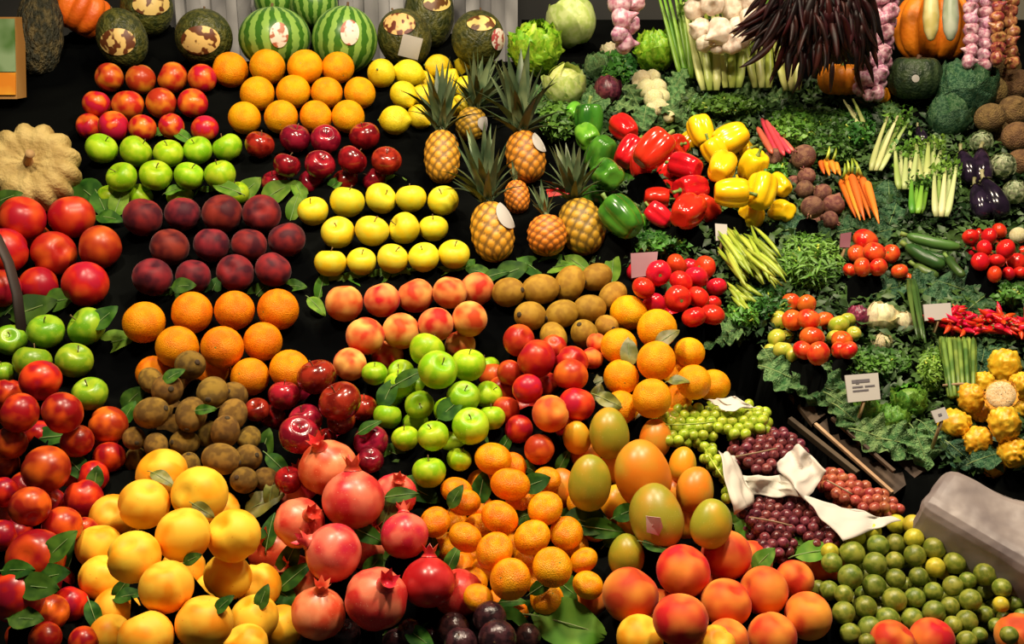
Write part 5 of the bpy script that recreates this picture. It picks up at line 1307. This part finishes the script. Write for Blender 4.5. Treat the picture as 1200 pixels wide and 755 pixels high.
string_of('short string of large pink garlic bulbs beside the pale cabbage', 'garlic', 'garlic_string', 'pgarlic', [(724, -26, 15), (742, -18, 15), (726, 4, 15), (744, 2, 13), (728, 22, 15), (738, 28, 13), (726, 40, 11), (731, 50, 14)], 2.36, (732, -60))
for x, lab in ((1091, 'pale yellow-green gourd hanging in front of the large orange pumpkin'), (1114, 'grey-green gourd hanging in front of the large orange pumpkin')):
    m_ = mat('pale_gourd_' + ('a' if x < 1100 else 'b'), (.46, .40, .12) if x < 1100 else (.30, .36, .24), (.62, .56, .24) if x < 1100 else (.46, .50, .38), nscale=30, rough=.4)
    pts = [PDp(x, y, 2.36) for y in (-62, -40, -20, 0, 20, 36, 46, 48)]; s_ = 2.36 / F
    o = along('hanging_gourd', pts, [.003, .004, 6 * s_, 8 * s_, 9.5 * s_, 8 * s_, 4 * s_, 1 * s_], m_, lab, 'gourd', seg=14)
    along('stem', [pts[0], pts[1]], [.0045, .0045], 'string', parent=o, seg=6)

# ------------------------------------------------------------------ cards and signs
def card(lab, pts, lines=(), m='card', h0=.02, stick=True, name='price_sign', dz=0):
    """pts: four pixels TL, TR, BR, BL"""
    yb = max(q[1] for q in pts); d0 = depth(yb, h0) - dz
    c = [PDp(x, y, d0 + (yb - y) / F * d0 * .3) for x, y in pts]
    nrm = (c[1] - c[0]).cross(c[3] - c[0]).normalized()
    if nrm.dot(TOCAM(c[0])) < 0: nrm = -nrm
    o = quad_box([c[3], c[2], c[1], c[0]], -nrm * .003, M[m], name); tag(o, lab, 'sign')
    for (a0, b0, a1, b1) in lines:
        def L2(a, b): return (c[0] * (1 - a) + c[1] * a) * (1 - b) + (c[3] * (1 - a) + c[2] * a) * b + nrm * .0008
        quad_box([L2(a0, b1), L2(a1, b1), L2(a1, b0), L2(a0, b0)], -nrm * .0006, M['ink'], 'print_line', o)
    if stick:
        mid = (c[2] + c[3]) / 2; along('stick', [mid + nrm * -.004, mid - nrm * .004 - NRM * .06], [.003, .003], 'palewood', parent=o, seg=6)
    return o
card('white handwritten price sign among the small green lettuces', [(990, 440), (1029, 437), (1032, 468), (994, 472)], [(.18, .2, .72, .32), (.18, .44, .5, .5), (.56, .44, .86, .5), (.18, .58, .66, .64), (.3, .22, .4, .36)], dz=.03)
card('small white price card in front of the yellow peppers', [(838, 262), (852, 263), (853, 282), (839, 282)], dz=.02)
card('pinkish plastic price card behind the red tomatoes', [(739, 297), (771, 295), (768, 322), (740, 326)], [], 'pinkcard', dz=.02)
card('white price card behind the tray of red chillies', [(1082, 357), (1114, 355), (1116, 374), (1084, 376)], dz=.02)
card('small white price card beside the yellow pitayas', [(1091, 482), (1107, 477), (1112, 490), (1097, 496)], [(.35, .4, .6, .6)], dz=.06)
card('small greyish card beside the tomato mound', [(985, 274), (998, 272), (996, 290), (984, 290)], [], 'pinkcard', dz=.01)
o = card('small red paper label under the leaning pineapple crown', [(640, 222), (667, 219), (668, 227), (642, 231)], [], 'rpep', dz=.10, stick=False, name='paper_label')
mi = [i for i, a in enumerate(allf) if abs(a[0] - 769) < .1 and abs(a[1] - 606) < .1][0]
dd = d[mi] - RAD[mi] - .004
c = [PDp(x, y, dd + q) for x, y, q in ((757, 605, .004), (774, 607, 0), (777, 618, .002), (772, 628, .008), (758, 624, .006))]
v = c + [q + FWD * .002 for q in c]
o = obj('fruit_label', mesh_from('fruit_label', v, [(4, 3, 2, 1, 0), (5, 6, 7, 8, 9)] + [(i, (i + 1) % 5, 5 + (i + 1) % 5, 5 + i) for i in range(5)], M['wsticker'], False)); tag(o, 'small pink and white label hanging on the green mango', 'label')

# ------------------------------------------------------------------ crates in the gap and the wrapped box
crate = obj('wooden_crate', None, None, P(980, 500, -.1)); tag(crate, 'dark wooden vegetable crate with a pale edge beside the gap', 'crate')
C0 = P(980, 500, -.1)
def beam(name, a, b, ha, hb, hw, hh, m):
    p, q = P(*a, ha) - C0, P(*b, hb) - C0; ax = (q - p) / 2; sd = ax.cross(NRM).normalized()
    o = obj(name, mesh_from(name, *box((p + q) / 2, ax, sd * hw, sd.cross(ax).normalized() * hh), M[m], False), crate); bevel_obj(o, .001); return o
beam('edge_strip', (955, 497), (1046, 578), -.02, -.02, .0028, .003, 'palewood')['label'] = 'pale wooden edge strip'
beam('edge_strip', (975, 490), (1048, 553), -.005, -.005, .003, .003, 'wood')
beam('board', (900, 420), (1060, 562), -.07, -.07, .006, .045, 'wood')
beam('board', (893, 440), (1052, 590), -.16, -.16, .006, .04, 'wood')
beam('rim', (925, 492), (1005, 556), -.03, -.03, .004, .006, 'wood')
for pts in ([(958, 499), (1048, 579), (1090, 546), (990, 474)], [(892, 420), (952, 497), (985, 472), (915, 420)]):
    c = [P(x, y, h_) - C0 for (x, y), h_ in zip(pts, (-.035, -.035, -.012, -.012))]
    quad_box(c, -NRM * .008, M['wood'], 'side_panel', crate)
tp = [P(1080, 588, .075), P(1112, 546, .085), P(1320, 628, .085), P(1330, 735, .075)]
bt = [q - NRM * .085 for q in tp]; bt[0] -= RIGHT * .012; bt[3] -= VUP * .01
n = 10; v = []; f = []
wb = obj('wrapped_box', mesh_from('wrapped_box', tp + bt, [(3, 2, 1, 0), (4, 5, 6, 7), (0, 1, 5, 4), (1, 2, 6, 5), (2, 3, 7, 6), (3, 0, 4, 7)], M['film'], True))
tag(wb, 'long box wrapped in cloudy plastic film beside the green plums', 'box')
md = wb.modifiers.new('bevel', 'BEVEL'); md.width = .016; md.segments = 3
md = wb.modifiers.new('sub', 'SUBSURF'); md.subdivision_type = 'SIMPLE'; md.levels = md.render_levels = 4
tx = bpy.data.textures.new('crumple', 'CLOUDS'); tx.noise_scale = .09
md = wb.modifiers.new('crumple', 'DISPLACE'); md.texture = tx; md.strength = .016; md.mid_level = .5; md.texture_coords = 'LOCAL'
